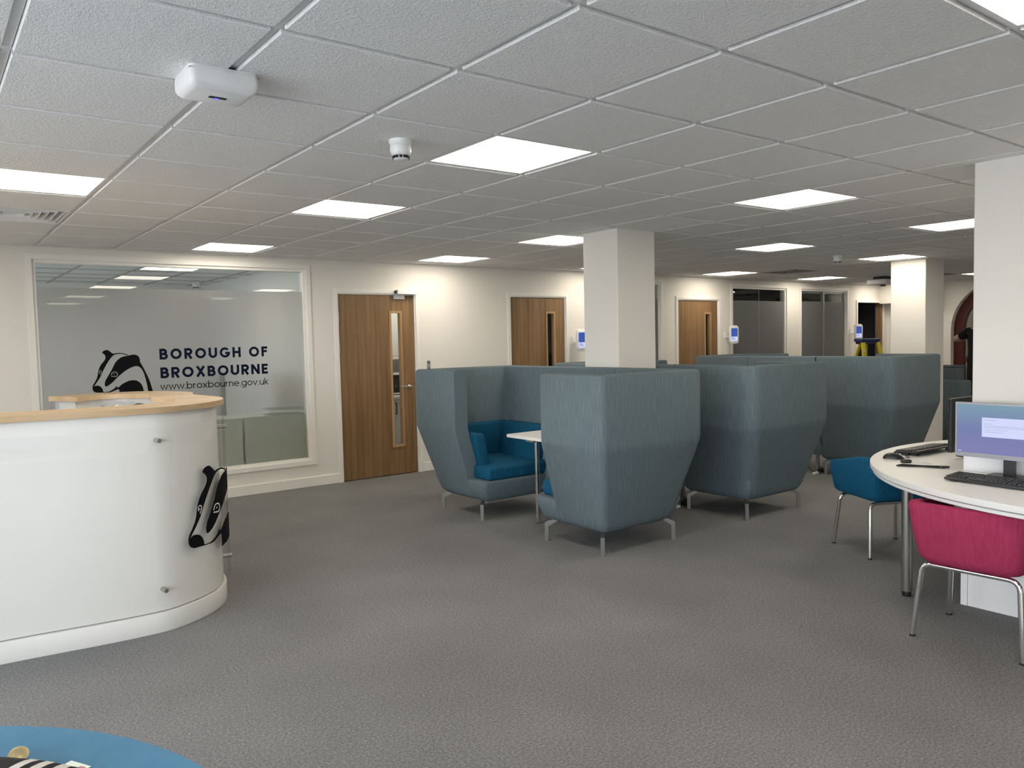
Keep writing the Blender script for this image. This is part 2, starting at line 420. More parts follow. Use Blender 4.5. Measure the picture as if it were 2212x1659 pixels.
room(6, 13.16, 14.3, 1.5, DARKROOM)

# ------------------------------------------------------------------ ceiling: slab, grid bars, tiles, lamps
ceil = struct(box('ceiling', (X0-.1, Y0-.1, H+.03), (X1+.1, RB, H+.10), DARKROOM), 'suspended ceiling of textured white tiles in a metal grid')
na0, na1 = math.floor(X0/T), math.ceil(X1/T); nb0, nb1 = math.floor(Y0/T), math.ceil(YB/T)
for a in range(na0+1, na1):
    box('grid_bar', (a*T-.012, Y0, H), (a*T+.012, YB, H+.025), GRID, ceil)
for b in range(nb0+1, nb1):
    box('grid_bar', (X0, b*T-.0115, H+.0004), (X1, b*T+.0115, H+.025), GRID, ceil)
box('grid_bar', (X0, YB-.02, H-.0003), (X1, YB, H+.025), GRID, ceil)
LAMPS = [(-1, 5), (2, 5), (2, 2), (2, 9), (6, 9), (6, 6), (6, 2), (10, 5), (10, 2), (14, 9), (14, 5), (18, 9), (22, 9), (21, 6), (2, -2),
         (-5, 5), (-5, 9), (-5, 2), (-2, -2), (6, -2), (10, -2), (14, 2), (14, -2), (18, 1), (10, 9), (2, -6), (8, -6), (14, -6), (-3, -6), (-3, 9)]  # last panel is unseen, added to light the left of the back wall
VENTS = [(-1, 7), (15, 8), (20, 7)]
taken = set(LAMPS) | set(VENTS)
G, DROP = .0145, .012
def tile_bm(bm, x0, y0, x1, y1):
    e = .003
    lv = [(H+.012, 0), (H-DROP+e, 0), (H-DROP, e)]
    rings = [[bm.verts.new((x, y, z)) for x, y in ((x0+i, y0+i), (x1-i, y0+i), (x1-i, y1-i), (x0+i, y1-i))] for z, i in lv]
    for p, q in zip(rings, rings[1:]):
        for k in range(4): bm.faces.new([p[k], p[(k+1) % 4], q[(k+1) % 4], q[k]])
    bm.faces.new(rings[-1])
tiles = []
for a in range(na0, na1):
    for b in range(nb0, nb1):
        if (a, b) in taken: continue
        x0, y0, x1, y1 = max(a*T+G, X0), max(b*T+G, Y0), min(a*T+T-G, X1), min(b*T+T-G, YB-.022)
        c = ((x0+x1)/2, (y0+y1)/2, H)
        vis = any(in_view((xx, yy, H), 0) for xx in (x0, c[0], x1) for yy in (y0, c[1], y1))
        tiles.append((not vis, (Vector(c)-CAM).length, a, b, x0, y0, x1, y1))
tiles.sort()
bm_t = bmesh.new(); tile_bm(bm_t, -T/2+G, -T/2+G, T/2-G, T/2-G)
me_t = bpy.data.meshes.new('ceiling_tile'); bm_t.to_mesh(me_t); bm_t.free(); me_t.materials.append(TILE)
bm_s = bmesh.new(); nt_ = 0
for hid, dist, a, b, x0, y0, x1, y1 in tiles:
    full = (x1-x0) > T-2*G-.001 and (y1-y0) > T-2*G-.001
    if not hid and nt_ < 298:
        nt_ += 1
        if full:
            o = bpy.data.objects.new('ceiling_tile', me_t); link(o, ceil); o.location = ((x0+x1)/2, (y0+y1)/2, 0)
        else:
            b_ = bmesh.new(); tile_bm(b_, x0, y0, x1, y1); from_bm('ceiling_tile', b_, TILE, ceil)
    else: tile_bm(bm_s, x0, y0, x1, y1)
tag(from_bm('ceiling_tile_field', bm_s, TILE, ceil), kind='stuff')
# grid lines on the ceiling of the glazed office
oc = bpy.data.objects['ceiling_room_1']
for a in range(-3, 5): box('grid_bar', (a*T-.012, RB, H-.006), (a*T+.012, RB+4.2, H), GREYPL, oc)
for b in range(11, 18): box('grid_bar', (-2.2, b*T-.012, H-.005), (2.6, b*T+.012, H), GREYPL, oc)

lamp0 = None
def make_lamp(name, x, y, z=H, label=''):
    global lamp0
    if lamp0 is None:
        r = empty(name, (x, y, z)); h = T/2-.004
        ring_v = []
        V, Fc = [], []
        for lo, hi in [((-h, -h, -.006), (h, -h+.016, .02)), ((-h, h-.016, -.006), (h, h, .02)), ((-h, -h+.016, -.006), (-h+.016, h-.016, .02)), ((h-.016, -h+.016, -.006), (h, h-.016, .02))]:
            add_box(V, Fc, lo, hi)
        mesh('lamp_frame', V, Fc, PLASTIC, r)
        box('diffuser', (-h+.016, -h+.016, -.004), (h-.016, h-.016, .004), LIGHT, r)
        tag(r, label, 'ceiling light', 'square ceiling light panels'); lamp0 = r
        return r
    r = dup(lamp0, (x, y, z), 0, label); return r
LL = {(-1, 5): 'square ceiling light panel cut by the left edge beside the air vent', (2, 5): 'square ceiling light panel between the smoke detector panel and the glazed office',
      (2, 2): 'large bright square ceiling light panel beside the smoke detector', (2, 9): 'square ceiling light panel right above the glazed office window',
      (6, 9): 'square ceiling light panel above the wall between the two left oak doors', (6, 6): 'square ceiling light panel partly hidden by the near booth column',
      (6, 2): 'square ceiling light panel in the open ceiling right of the near booth column', (10, 5): 'square ceiling light panel nearest the far small smoke detector, to its left',
      (10, 2): 'square ceiling light panel cut off by the right foreground column', (14, 9): 'thin far ceiling light panel above the third oak door',
      (14, 5): 'far ceiling light panel just before the far column top', (18, 9): 'thin far ceiling light panel above the window with blinds',
      (22, 9): 'farthest thin ceiling light panel above the open dark doorway', (21, 6): 'far ceiling light panel near the red arched doorway',
      (2, -2): 'nearest ceiling light panel in the top right corner'}
for a, b in LAMPS:
    make_lamp('ceiling_light', (a+.5)*T, (b+.5)*T, H-.001, LL.get((a, b), 'square ceiling light panel outside the picture'))
make_lamp('ceiling_light', 2.5*T, 13.0*T, H-.007, 'ceiling light panel inside the glazed office, seen through its clear top strip')
make_lamp('ceiling_light', -1.2, 14.5*T, H-.007, 'unseen ceiling light panel added to brighten the glazed office')  # added lamp out of view that brightens the office
make_lamp('ceiling_light', 3.9, 6.8, H-.002, 'ceiling light panel inside the kitchen behind the first door')

def vent(a, b, label, dark=False):
    r = tag(empty('air_vent', ((a+.5)*T, (b+.5)*T, H)), label, 'air vent', 'square ceiling air vents'); h = T/2-.006
    V, Fc = [], []
    for lo, hi in [((-h, -h, -.010), (h, -h+.02, .0)), ((-h, h-.02, -.010), (h, h, .0)), ((-h, -h+.02, -.010), (-h+.02, h-.02, .0)), ((h-.02, -h+.02, -.010), (h, h-.02, .0))]:
        add_box(V, Fc, lo, hi)
    mesh('vent_frame', V, Fc, GREYPL if dark else PLASTIC, r)
    box('backing', (-h+.02, -h+.02, .0275), (h-.02, h-.02, .0295), SLOT, r)
    for q in range(4):             # four-way cone blades
        for k in range(6):
            rr = .045+k*.042
            if rr > h-.036: continue
            z0, z1 = .026, -.010
            V = [(-rr, rr, z0), (rr, rr, z0), (rr+.012, rr+.012, z1), (-rr-.012, rr+.012, z1), (-rr, rr+.002, z0+.002), (rr, rr+.002, z0+.002), (rr+.012, rr+.014, z1+.002), (-rr-.012, rr+.014, z1+.002)]
            o = mesh('blade', V, [[0, 1, 2, 3], [7, 6, 5, 4], [0, 4, 5, 1], [1, 5, 6, 2], [2, 6, 7, 3], [3, 7, 4, 0]], GREYPL if dark else PLASTIC, r)
            o.rotation_euler = (0, 0, q*math.pi/2)
vent(-1, 7, 'white louvred ceiling air vent at the left edge above the glazed office')
vent(15, 8, 'dim far ceiling air vent above the frosted windows', True)
vent(20, 7, 'dark ceiling air vent near the red arched doorway', True)

# ------------------------------------------------------------------ ceiling devices
ap = tag(empty('wifi_access_point', (-.025, 1.085, H-DROP)), 'white rounded box with a blue light hanging under the ceiling tiles', 'access point')
def rrect(hx, hy, r, n=6):
    P = []
    for cx, cy, a in ((hx-r, hy-r, 0), (-hx+r, hy-r, 90), (-hx+r, -hy+r, 180), (hx-r, -hy+r, 270)):
        P += arc(cx, cy, r, r, a, a+90, n)
    return P
def loft(name, secs, m, parent=None, smooth=40, caps=True):
    n = len(secs[0]); V = [p for s in secs for p in s]; Fc = []
    for i in range(len(secs)-1):
        for k in range(n):
            k2 = (k+1) % n; Fc.append([i*n+k, i*n+k2, (i+1)*n+k2, (i+1)*n+k])
    if caps: Fc += [list(range(n)), [(len(secs)-1)*n+k for k in range(n)]]
    return mesh(name, V, Fc, m, parent, smooth)
def rr_loft(name, hx, hy, r, levels, m, parent=None, smooth=40, off=(0, 0)):
    return loft(name, [[(x+off[0], y+off[1], z) for x, y in rrect(hx-d, hy-d, max(r-d*.5, .004))] for z, d in levels], m, parent, smooth)
rr_loft('housing', .112, .098, .022, [(0, .004), (-.010, .001), (-.012, 0), (-.046, .001), (-.056, .006), (-.066, .018), (-.069, .026)], PLASTIC, ap)
box('mount_gap', (-.1117, -.0975, -.0135), (.1117, .0975, -.0125), GREYPL, ap)
box('display_slot', (-.028, -.012, -.0712), (.028, .004, -.0698), SLOT, ap)
box('status_light', (-.008, -.002, -.0725), (.004, .006, -.0711), LEDBLUE, ap)
ap.rotation_euler = (0, 0, 0)

def smoke(x, y, s, label):
    r = tag(empty('smoke_detector', (x, y, H-DROP)), label, 'smoke detector', 'white ceiling smoke detectors')
    lathe('base', [(.001*s, 0), (.052*s, 0), (.052*s, -.008*s), (.046*s, -.022*s), (.042*s, -.026*s), (.001*s, -.026*s)], PLASTIC, r)
    lathe('body', [(.001, -.026*s), (.046*s, -.027*s), (.047*s, -.05*s), (.040*s, -.066*s), (.034*s, -.070*s), (.001, -.070*s)], PLASTIC, r)
    for k in range(12):
        o = box('slot', (.0315*s, -.006*s, -.081*s), (.038*s, .006*s, -.0705*s), SLOT, r); o.rotation_euler = (0, 0, k*math.pi/6)
    lathe('cap', [(.001, -.0695*s), (.031*s, -.0695*s), (.034*s, -.081*s), (.027*s, -.086*s), (.001, -.088*s)], PLASTIC, r)
smoke(.888, 1.488, 1.0, 'white smoke detector hanging beside the largest light panel')
smoke(7.72, 3.43, 1.0, 'small far smoke detector between the far ceiling lights')
smoke(2.27, 9.7, 1.0, 'smoke detector inside the glazed office behind the clear strip')
pj = tag(empty('ceiling_projector', (11.75, 5.0, H-DROP)), 'pale grey flat projector box under the ceiling beside the far column', 'projector')
box('bracket', (-.12, -.1, -.05), (.12, .1, 0), BLACK, pj); box('housing', (-.22, -.16, -.13), (.22, .16, -.05), PLASTIC, pj, .02)
lathe('lens', [(.001, 0), (.04, 0), (.04, .03), (.001, .03)], BLACK, pj, 16, (0, 0, -.155))
pr_ = tag(empty('motion_sensor', (14.1, YB, 2.29)), 'small white motion sensor high in the far wall corner', 'sensor')
loft('body', [[(x, -.01-yy, z) for x, z in rrect(.05-d, .075-d, .02)] for yy, d in [(0, .004), (.04, 0), (.07, .02)]], PLASTIC, pr_)
box('wall_plate', (-.035, -.012, -.05), (.035, 0, .05), PLASTIC, pr_)

# ------------------------------------------------------------------ doors and windows of the back wall
def doorset(n, xa, xb, leaf_m, label, vision=True, closer=False, hinges=True):
    d = struct(empty('door_%d' % n), label)
    V, Fc = [], []
    zt = 2.045
    for lo, hi in [((xa-.042, YB-.018, 0), (xa, YB, zt+.042)), ((xb, YB-.018, 0), (xb+.042, YB, zt+.042)), ((xa, YB-.018, zt), (xb, YB, zt+.042)),
                   ((xa, YB-.004, 0), (xa+.014, YB+WT, zt)), ((xb-.014, YB-.004, 0), (xb, YB+WT, zt)), ((xa+.014, YB-.004, zt-.014), (xb-.014, YB+WT, zt))]:
        add_box(V, Fc, lo, hi)
    mesh('door_frame', V, Fc, TRIM, d)
    la, lb, y0, y1 = xa+.018, xb-.018, YB+.012, YB+.056
    if vision:
        sx0, sx1, sz0, sz1 = lb-.30, lb-.165, .33, 1.84
        leaf = ring('door_leaf', (la, .008, lb, zt-.018), (sx0, sz0, sx1, sz1), y0, y1, leaf_m, d)
        ring('glazing_bead', (sx0-.014, sz0-.014, sx1+.014, sz1+.014), (sx0+.012, sz0+.012, sx1-.012, sz1-.012), y0-.008, y1+.008, BEAD, d)
        box('door_glass', (sx0, y0+.018, sz0), (sx1, y0+.024, sz1), GLASS, d)
    hx = lb-.075
    hd = lathe('door_handle', [(.001, 0), (.026, 0), (.026, .010), (.001, .010)], CHROME, d, 20)
    hd.location = (hx, y0, 1.0); hd.rotation_euler = (math.pi/2, 0, 0)
    tube('lever', smooth_path([(0, 0, .0), (0, 0, .055), (-.06, -.004, .058), (-.13, .002, .052)], .02), .010, CHROME, hd)
    if hinges:
        for z in (.25, 1.45, 1.78): box('hinge', (la-.012, y0-.006, z-.05), (la+.006, y0+.004, z+.05), STEEL, d)
    if closer:
        c = box('door_closer', (lb-.24, YB-.075, 2.035), (lb+.015, YB-.019, 2.085), PLASTIC, d, .003, 1)
        box('closer_plate', (lb-.25, YB-.012, 1.985), (lb-.12, YB+.011, 2.03), PLASTIC, c)
        box('closer_arm', (lb-.252, YB-.06, 2.045), (lb-.2405, YB-.02, 2.078), BLACK, c)
    return d
doorset(1, 2.76, 3.72, OAK, 'oak door with tall glazed slit and lever handle', closer=True)
doorset(2, 5.075, 5.995, OAK, 'second oak door with dark vision panel behind the booth')
doorset(3, 8.20, 9.155, OAK, 'third oak door right of the near column')
# open fourth door: dark doorway with oak leaf swung into the room behind
d4 = struct(empty('door_4'), 'open dark doorway with oak door leaf swung inward')
V, Fc = [], []
for lo, hi in [((13.18, YB-.018, 0), (13.22, YB, 2.09)), ((14.14, YB-.018, 0), (14.18, YB, 2.09)), ((13.22, YB-.018, 2.05), (14.14, YB, 2.09))]: add_box(V, Fc, lo, hi)
mesh('door_frame', V, Fc, TRIM, d4)
lf = box('door_leaf', (13.235, YB+.125, .01), (13.28, YB+.98, 2.03), OAK, d4)
box('door_lining', (14.10, YB-.002, 0), (14.14, YB+WT, 2.05), OAK, d4)
box('edge_seal', (14.085, YB+.09, .01), (14.099, YB+.115, 1.98), SILVER, d4)

def window(n, xa, xb, za, zb, label, frost_z, film, double=False):
    w = struct(empty('window_%d' % n), label)
    ring('architrave', (xa-.045, za-.045, xb+.045, zb+.045), (xa, za, xb, zb), YB-.016, YB, TRIM, w)
    ring('window_frame', (xa, za, xb, zb), (xa+.028, za+.028, xb-.028, zb-.028), YB+.01, YB+.09, TRIM, w)
    g = box('window_glass', (xa+.02, YB+.035, za+.02), (xb-.02, YB+.041, zb-.02), GLASS, w)
    f = mesh('frosted_film', [(xa+.03, YB+.0335, za+.03), (xb-.03, YB+.0335, za+.03), (xb-.03, YB+.0335, frost_z), (xa+.03, YB+.0335, frost_z)], [[0, 1, 2, 3]], film, w)
    return w, f
w1, f1 = window(1, -.03, 2.42, .28, 2.28, 'large internal window with frosted film, badger emblem and lettering', 2.045, FROST)
w4, f4 = window(4, 6.50, 7.84, .28, 2.28, 'internal window mostly hidden behind the near column', 2.045, FROSTD)
w2, f2 = window(2, 9.50, 10.96, .28, 2.26, 'dark internal window with grey frosted film, one light reflected in it', 2.045, FROSTD)
w3, f3 = window(3, 11.39, 12.86, .28, 2.26, 'dark internal window with blinds above grey frosted film', 2.055, FROSTD)
box('pane_joint', (10.235, YB+.0325, .31), (10.243, YB+.0332, 2.23), GREYPL, w2)
ring('aluminium_frame', (11.42, .31, 12.83, 2.235), (11.45, .34, 12.80, 2.205), YB+.045, YB+.075, SILVER, w3)
box('mullion', (12.115, YB+.02, .31), (12.155, YB+.075, 2.23), SILVER, w3)
bl = box('blind', (11.46, YB+.10, 2.19), (12.79, YB+.13, 2.22), GREYPL, w3)
for k in range(14): box('slat', (11.46, YB+.10, 2.18-k*.026), (12.79, YB+.125, 2.182-k*.026), GREYPL, bl)

# ---- lettering and badger on the office window
def stroke_geo(P, w, closed=False):
    P = [Vector(p) for p in P]; n = len(P); Lf, Rt = [], []
    for i in range(n):
        a = P[i-1] if (i > 0 or closed) else None; c = P[(i+1) % n] if (i < n-1 or closed) else None
        d1 = (P[i]-a).normalized() if a is not None else None; d2 = (c-P[i]).normalized() if c is not None else None
        if d1 is None: d1 = d2
        if d2 is None: d2 = d1
        n1 = Vector((-d1.y, d1.x)); n2 = Vector((-d2.y, d2.x)); m_ = (n1+n2)
        m_ = m_.normalized() if m_.length > 1e-6 else n1
        k = w/2/max(m_.dot(n1), .5)
        Lf.append(P[i]+m_*k); Rt.append(P[i]-m_*k)
    V = Lf+Rt; Fc = [[i, i+1, n+i+1, n+i] for i in range(n-1)]
    if closed: Fc.append([n-1, 0, n, 2*n-1])
    return V, Fc
B_ = .232; q = B_/2
CAPS = {
 'B': (.72, [[(q, 0), (q, 1)], [(q, 1-q), (.36, 1-q)]+arc(.36, .705, .20, .19, 90, -90)+[(q, .515)], [(q, .515), (.40, .515)]+arc(.40, .31, .215, .205, 90, -90)+[(q, q)]]),
 'O': (1.0, [('c', arc(.5, .5, .5-q, .5-q, 0, 360, 36)[:-1])]),
 'R': (.74, [[(q, 0), (q, 1)], [(q, 1-q), (.40, 1-q)]+arc(.40, .68, .215, .215, 90, -90)+[(q, .465)], [(.33, .47), (.62, 0)]]),
 'U': (.80, [[(q, 1), (q, .38)]+arc(.4, .38, .4-q, .38-q, 180, 360)+[(.8-q, 1)]]),
 'G': (.98, [arc(.5, .5, .5-q, .5-q, 42, 350, 30)+[(.5+.39, .44)], [(.98, .44), (.52, .44)]]),
 'H': (.80, [[(q, 0), (q, 1)], [(.8-q, 0), (.8-q, 1)], [(q, .51), (.8-q, .51)]]),
 'F': (.60, [[(q, 0), (q, 1)], [(q, 1-q), (.60, 1-q)], [(q, .53), (.54, .53)]]),
 'X': (.84, [[(.11, 0), (.73, 1)], [(.73, 0), (.11, 1)]]),
 'N': (.82, [[(q, 0), (q, 1)], [(.82-q, 0), (.82-q, 1)], [(q, .95), (.82-q, .05)]]),
 'E': (.62, [[(q, 0), (q, 1)], [(q, 1-q), (.60, 1-q)], [(q, .51), (.55, .51)], [(q, q), (.60, q)]]),
 ' ': (.34, [])}
s_ = .112; e_ = s_/2; xh = .70; R_ = xh/2-e_; cy_ = xh/2
def bowl(x): return ('c', arc(x, cy_, R_, R_, 0, 360, 26)[:-1])
LOW = {
 'w': (.92, [[(.03, xh), (.25, .04), (.46, xh-.03), (.67, .04), (.89, xh)]]),
 '.': (.14, [[(.02, .055), (.13, .055)]]),
 'b': (.72, [[(e_, 0), (e_, 1.02)], bowl(R_+e_)]),
 'r': (.36, [[(e_, 0), (e_, xh)], arc(.34, .36, .34-e_, xh-.36-e_, 180, 95, 8)]),
 'o': (.70, [bowl(R_+e_)]),
 'x': (.60, [[(.03, 0), (.55, xh)], [(.55, 0), (.03, xh)]]),
 'u': (.60, [[(e_, xh), (e_, .27)]+arc(.29, .29, .29-e_, .29-e_, 180, 360, 12)+[(.58-e_, .27)], [(.58-e_, 0), (.58-e_, xh)]]),
 'n': (.60, [[(e_, 0), (e_, xh)], [(e_, .40)]+arc(.29, .41, .29-e_, .29-e_, 180, 0, 12)+[(.58-e_, 0)]]),
 'e': (.70, [[(e_, .36), (.70-e_, .36)]+arc(cy_, cy_, R_, R_, 2, 318, 22)]),
 'g': (.72, [bowl(R_+e_), [(.70-e_, xh), (.70-e_, .02)]+arc(cy_, .02, R_, R_*.8, 0, -150, 12)]),
 'v': (.62, [[(.03, xh), (.30, .04), (.58, xh)]]),
 'k': (.56, [[(e_, 0), (e_, 1.02)], [(.08, .27), (.50, xh)], [(.18, .36), (.53, 0)]])}
def lettering(name, text, font, sw, x0, x1, z, cap, m, parent, track=.13):
    wtot = sum(font[c][0]+track for c in text)-track; sx = (x1-x0)/(wtot); V, Fc = [], []; x = 0; k = 0
    for c in text:
        for st in font[c][1]:
            closed = isinstance(st, tuple); P = st[1] if closed else st
            v, f = stroke_geo(P, sw, closed); n = len(V)
            k += 1; y = YB+.0325-.00004*(k % 5)
            V += [(x0+(x+p.x)*sx, y, z+p.y*cap) for p in v]; Fc += [[n+i for i in g] for g in f]
        x += font[c][0]+track
    return mesh(name, V, Fc, m, parent)
lettering('lettering_borough_of', 'BOROUGH OF', CAPS, B_, .968, 1.998, 1.388, .101, NAVY, f1, .24)
lettering('lettering_broxbourne', 'BROXBOURNE', CAPS, B_, .969, 1.998, 1.212, .101, NAVY, f1, .20)
lettering('lettering_web_address', 'www.broxbourne.gov.uk', LOW, s_, .963, 1.998, 1.1015, .0685, MATTBLACK, f1, .08)
BP1 = [(0.4846, 1.4687), (0.4959, 1.482), (0.5146, 1.4893), (0.533, 1.4888), (0.5479, 1.4772), (0.5627, 1.4631), (0.5732, 1.4543), (0.5905, 1.4589), (0.6218, 1.4608), (0.653, 1.4572), (0.6809, 1.4477), (0.7072, 1.4349), (0.6882, 1.4344), (0.6681, 1.4447), (0.637, 1.4518), (0.6057, 1.451), (0.5868, 1.4464), (0.5708, 1.4356), (0.5544, 1.4173), (0.5347, 1.3907), (0.5146, 1.3573), (0.4979, 1.3273), (0.4844, 1.3007), (0.4741, 1.2773), (0.4638, 1.254), (0.4474, 1.2276), (0.4277, 1.1981), (0.4115, 1.1752), (0.4027, 1.1615), (0.4081, 1.1673), (0.4189, 1.1721), (0.4386, 1.1711), (0.4565, 1.1627), (0.4695, 1.1466), (0.4763, 1.1275), (0.4786, 1.1104), (0.5093, 1.1103), (0.528, 1.1143), (0.5502, 1.1251), (0.5694, 1.1377), (0.5891, 1.1589), (0.5946, 1.1569), (0.5931, 1.1443), (0.6106, 1.1509), (0.6369, 1.1754), (0.666, 1.1911), (0.6982, 1.2034), (0.7302, 1.207), (0.7588, 1.2021), (0.7839, 1.1869), (0.8021, 1.1615), (0.8121, 1.133), (0.8198, 1.087), (0.6065, 1.0616), (0.6108, 1.1199), (0.605, 1.1306), (0.578, 1.1218), (0.5463, 1.1081), (0.5275, 1.1041), (0.4814, 1.1054), (0.4205, 1.1087), (0.4028, 1.1182), (0.393, 1.1357), (0.3917, 1.1594), (0.3981, 1.1793), (0.4128, 1.2023), (0.4293, 1.2319), (0.4382, 1.2586), (0.4425, 1.2855), (0.4483, 1.3124), (0.4587, 1.3391), (0.4752, 1.3656), (0.4946, 1.3886), (0.5079, 1.4103), (0.5112, 1.4289), (0.5064, 1.4443), (0.4947, 1.4566), (0.4858, 1.4636)]
BP2 = [(0.7072, 1.4349), (0.7282, 1.4412), (0.7537, 1.4415), (0.7758, 1.4346), (0.7911, 1.4167), (0.7959, 1.3957), (0.7963, 1.3747), (0.8105, 1.3463), (0.834, 1.293), (0.8516, 1.2502), (0.869, 1.2037), (0.883, 1.1502), (0.8954, 1.0966), (0.9051, 1.0572), (0.8593, 1.06), (0.8545, 1.099), (0.8475, 1.1591), (0.837, 1.2158), (0.8233, 1.2724), (0.8086, 1.3045), (0.7933, 1.3243), (0.7713, 1.3346), (0.7456, 1.3331), (0.7131, 1.3205), (0.6773, 1.3012), (0.6447, 1.2767), (0.6153, 1.2522), (0.5891, 1.2276), (0.563, 1.1998), (0.5371, 1.1771), (0.5148, 1.1629), (0.4992, 1.1587), (0.4929, 1.1675), (0.4931, 1.1914), (0.502, 1.2182), (0.5187, 1.2464), (0.5388, 1.2813), (0.559, 1.3146), (0.5762, 1.3516), (0.5897, 1.3751), (0.6095, 1.3984), (0.6355, 1.4181), (0.661, 1.4277), (0.688, 1.431)]
BE1 = [(0.5488, 1.2621), (0.559, 1.2821), (0.5733, 1.2884), (0.5918, 1.2852), (0.6005, 1.2718), (0.5982, 1.2547), (0.5869, 1.2466), (0.5652, 1.2487), (0.5474, 1.2519)]
BE2 = [(0.4535, 1.2799), (0.4522, 1.2986), (0.4617, 1.3067), (0.4706, 1.2996), (0.4683, 1.2844), (0.4598, 1.2661)]
BD = [(0.5739, 1.2695), (0.4585, 1.2899)]
def badger(fn, parent, eye_m, sub=0, pre=''):
    """fn(x, z, lift) -> 3-D point on the carrying surface"""
    out = []
    for i, P in enumerate((BP1, BP2)):
        P = [tuple(v) for v in catmull(P, 2, True)] if False else P
        bm = bmesh.new(); bvs = [bm.verts.new((x, 0, z)) for x, z in P]
        for t3 in tessellate_polygon([[Vector((x, z, 0)) for x, z in P]]):
            try: bm.faces.new([bvs[q_] for q_ in t3])
            except ValueError: pass
        for k in range(16 if sub else 0):
            cut = .35+.04*k
            bmesh.ops.bisect_plane(bm, geom=list(bm.verts)+list(bm.edges)+list(bm.faces), plane_co=(cut, 0, 0), plane_no=(1, 0, 0))
        for v in bm.verts: v.co = fn(v.co.x, v.co.z, 0)
        out.append(from_bm('badger_face_stripe' if i else 'badger_head', bm, MATTBLACK, parent))
    for P, dpt, w in ((BE1, BD[0], .0060), (BE2, BD[1], .0042)):
        v, f = stroke_geo([tuple(p) for p in catmull(P, 4)], w)
        mesh('badger_eye_outline', [fn(p.x, p.y, .0006) for p in v], f, eye_m, parent)
        mesh('badger_pupil_dot', [fn(dpt[0]+w*.8*math.cos(t), dpt[1]+w*.7*math.sin(t), .0006) for t in [2*math.pi*k/10 for k in range(10)]], [list(range(10))], eye_m, parent)  # pupil dot of the printed emblem
badger(lambda x, z, l: Vector((x, YB+.0325-l, z)), f1, EYEGREY)

# ---- things inside the glazed office, close to the pane
def cabinet_block(x0, x1, label):
    r = tag(empty('office_cabinet', ((x0+x1)/2, RB+.012, 0)), label, 'cabinet'); h = (x1-x0)/2
    box('cabinet_body', (-h, 0, .46), (h, .42, .755), CABGREEN, r); box('cabinet_base', (-h, -.004, 0), (h, .42, .458), mat('cabinet_base_pale', (.90, .93, .84), .6), r)
    box('cabinet_top', (-h, -.006, .755), (h, .44, .772), CABGREEN, r)
cabinet_block(.3, 1.745, 'pale low cabinet behind the frosted window, left of the dark gap')
cabinet_block(1.77, 2.58, 'pale low cabinet behind the frosted window carrying the wire tray')
tr = tag(empty('wire_tray', (2.2, RB+.078, .772)), 'wire desk tray on the cabinet behind the frosted window', 'tray')
for z in (.004, .062): tube('rim', [(-.17, -.07, z), (.19, -.07, z), (.19, .14, z), (-.17, .14, z), (-.17, -.07, z)], .004, GREYPL, tr, 6)
for k in range(13): tube('wire', [(-.16+k*.028, -.07, .062), (-.16+k*.028, -.07, .004), (-.16+k*.028, .14, .004)], .0025, GREYPL, tr, 5)
ds = tag(empty('desk_screen', (1.72, RB+.52, 0)), 'dark upright divider blurred behind the frosted window', 'divider')
box('post', (-.03, 0, 0), (.03, .9, 1.22), GREYPL, ds); box('foot', (-.15, .1, 0), (-.03, .3, .02), GREYPL, ds)

# ---- kitchen behind the first door
kx0, kx1, ky = 2.75, 4.92, RB+1.33
kb = []
for i in range(4):
    w = (kx1-kx0)/4; xa = kx0+i*w
    r = tag(empty('kitchen_base_unit', (xa+w/2, ky-.58, 0)), ['white kitchen base cupboard furthest left behind the first door', 'white kitchen base cupboard second from left behind the first door', 'white kitchen base cupboard seen through the first door slit', 'white kitchen base cupboard furthest right behind the first door'][i], 'cupboard', 'kitchen base cupboards')
    box('carcass', (-w/2+.001, .02, .1), (w/2-.001, .58, .79), PLASTIC, r)
    dr = box('door', (-w/2+.003, 0, .11), (w/2-.003, .019, .785), PLASTIC, r, .002, 1)
    tube('handle', smooth_path([(-.2, .002, .74), (-.2, -.03, .74), (-.2, -.03, .60), (-.2, .002, .60)], .02), .006, BLACK, dr, 8)
    box('plinth', (-w/2+.001, .06, 0), (w/2-.001, .08, .1), PLASTIC, r)
    u = tag(empty('kitchen_wall_unit', (xa+w/2, ky-.34, 1.32)), ['white kitchen wall cupboard furthest left behind the first door', 'white kitchen wall cupboard second from left behind the first door', 'white kitchen wall cupboard seen through the first door slit', 'white kitchen wall cupboard furthest right behind the first door'][i], 'cupboard', 'kitchen wall cupboards')
    box('carcass', (-w/2+.001, .02, 0), (w/2-.001, .34, .75), PLASTIC, u); box('door', (-w/2+.003, 0, .003), (w/2-.003, .019, .748), PLASTIC, u, .002, 1)
    box('light_rail', (-w/2+.001, .0, -.035), (w/2-.001, .02, 0), PLASTIC, u)
tag(box('worktop', (kx0, ky-.61, .79), (kx1, ky, .825), WHITE, None, .004, 1), 'white kitchen worktop behind the first door slit', 'worktop')
mw = tag(empty('microwave', (4.02, ky-.26, .825)), 'white and black microwave on the kitchen worktop behind the first door', 'microwave')
box('casing', (-.24, -.16, .012), (.24, .18, .28), PLASTIC, mw, .008); box('door_window', (-.225, -.168, .035), (.10, -.158, .26), BLACK, mw); box('control_panel', (.11, -.166, .035), (.225, -.158, .26), GREYPL, mw)
for sx in (-.2, .2): box('foot', (sx-.02, -.12, 0), (sx+.02, .14, .012), BLACK, mw)
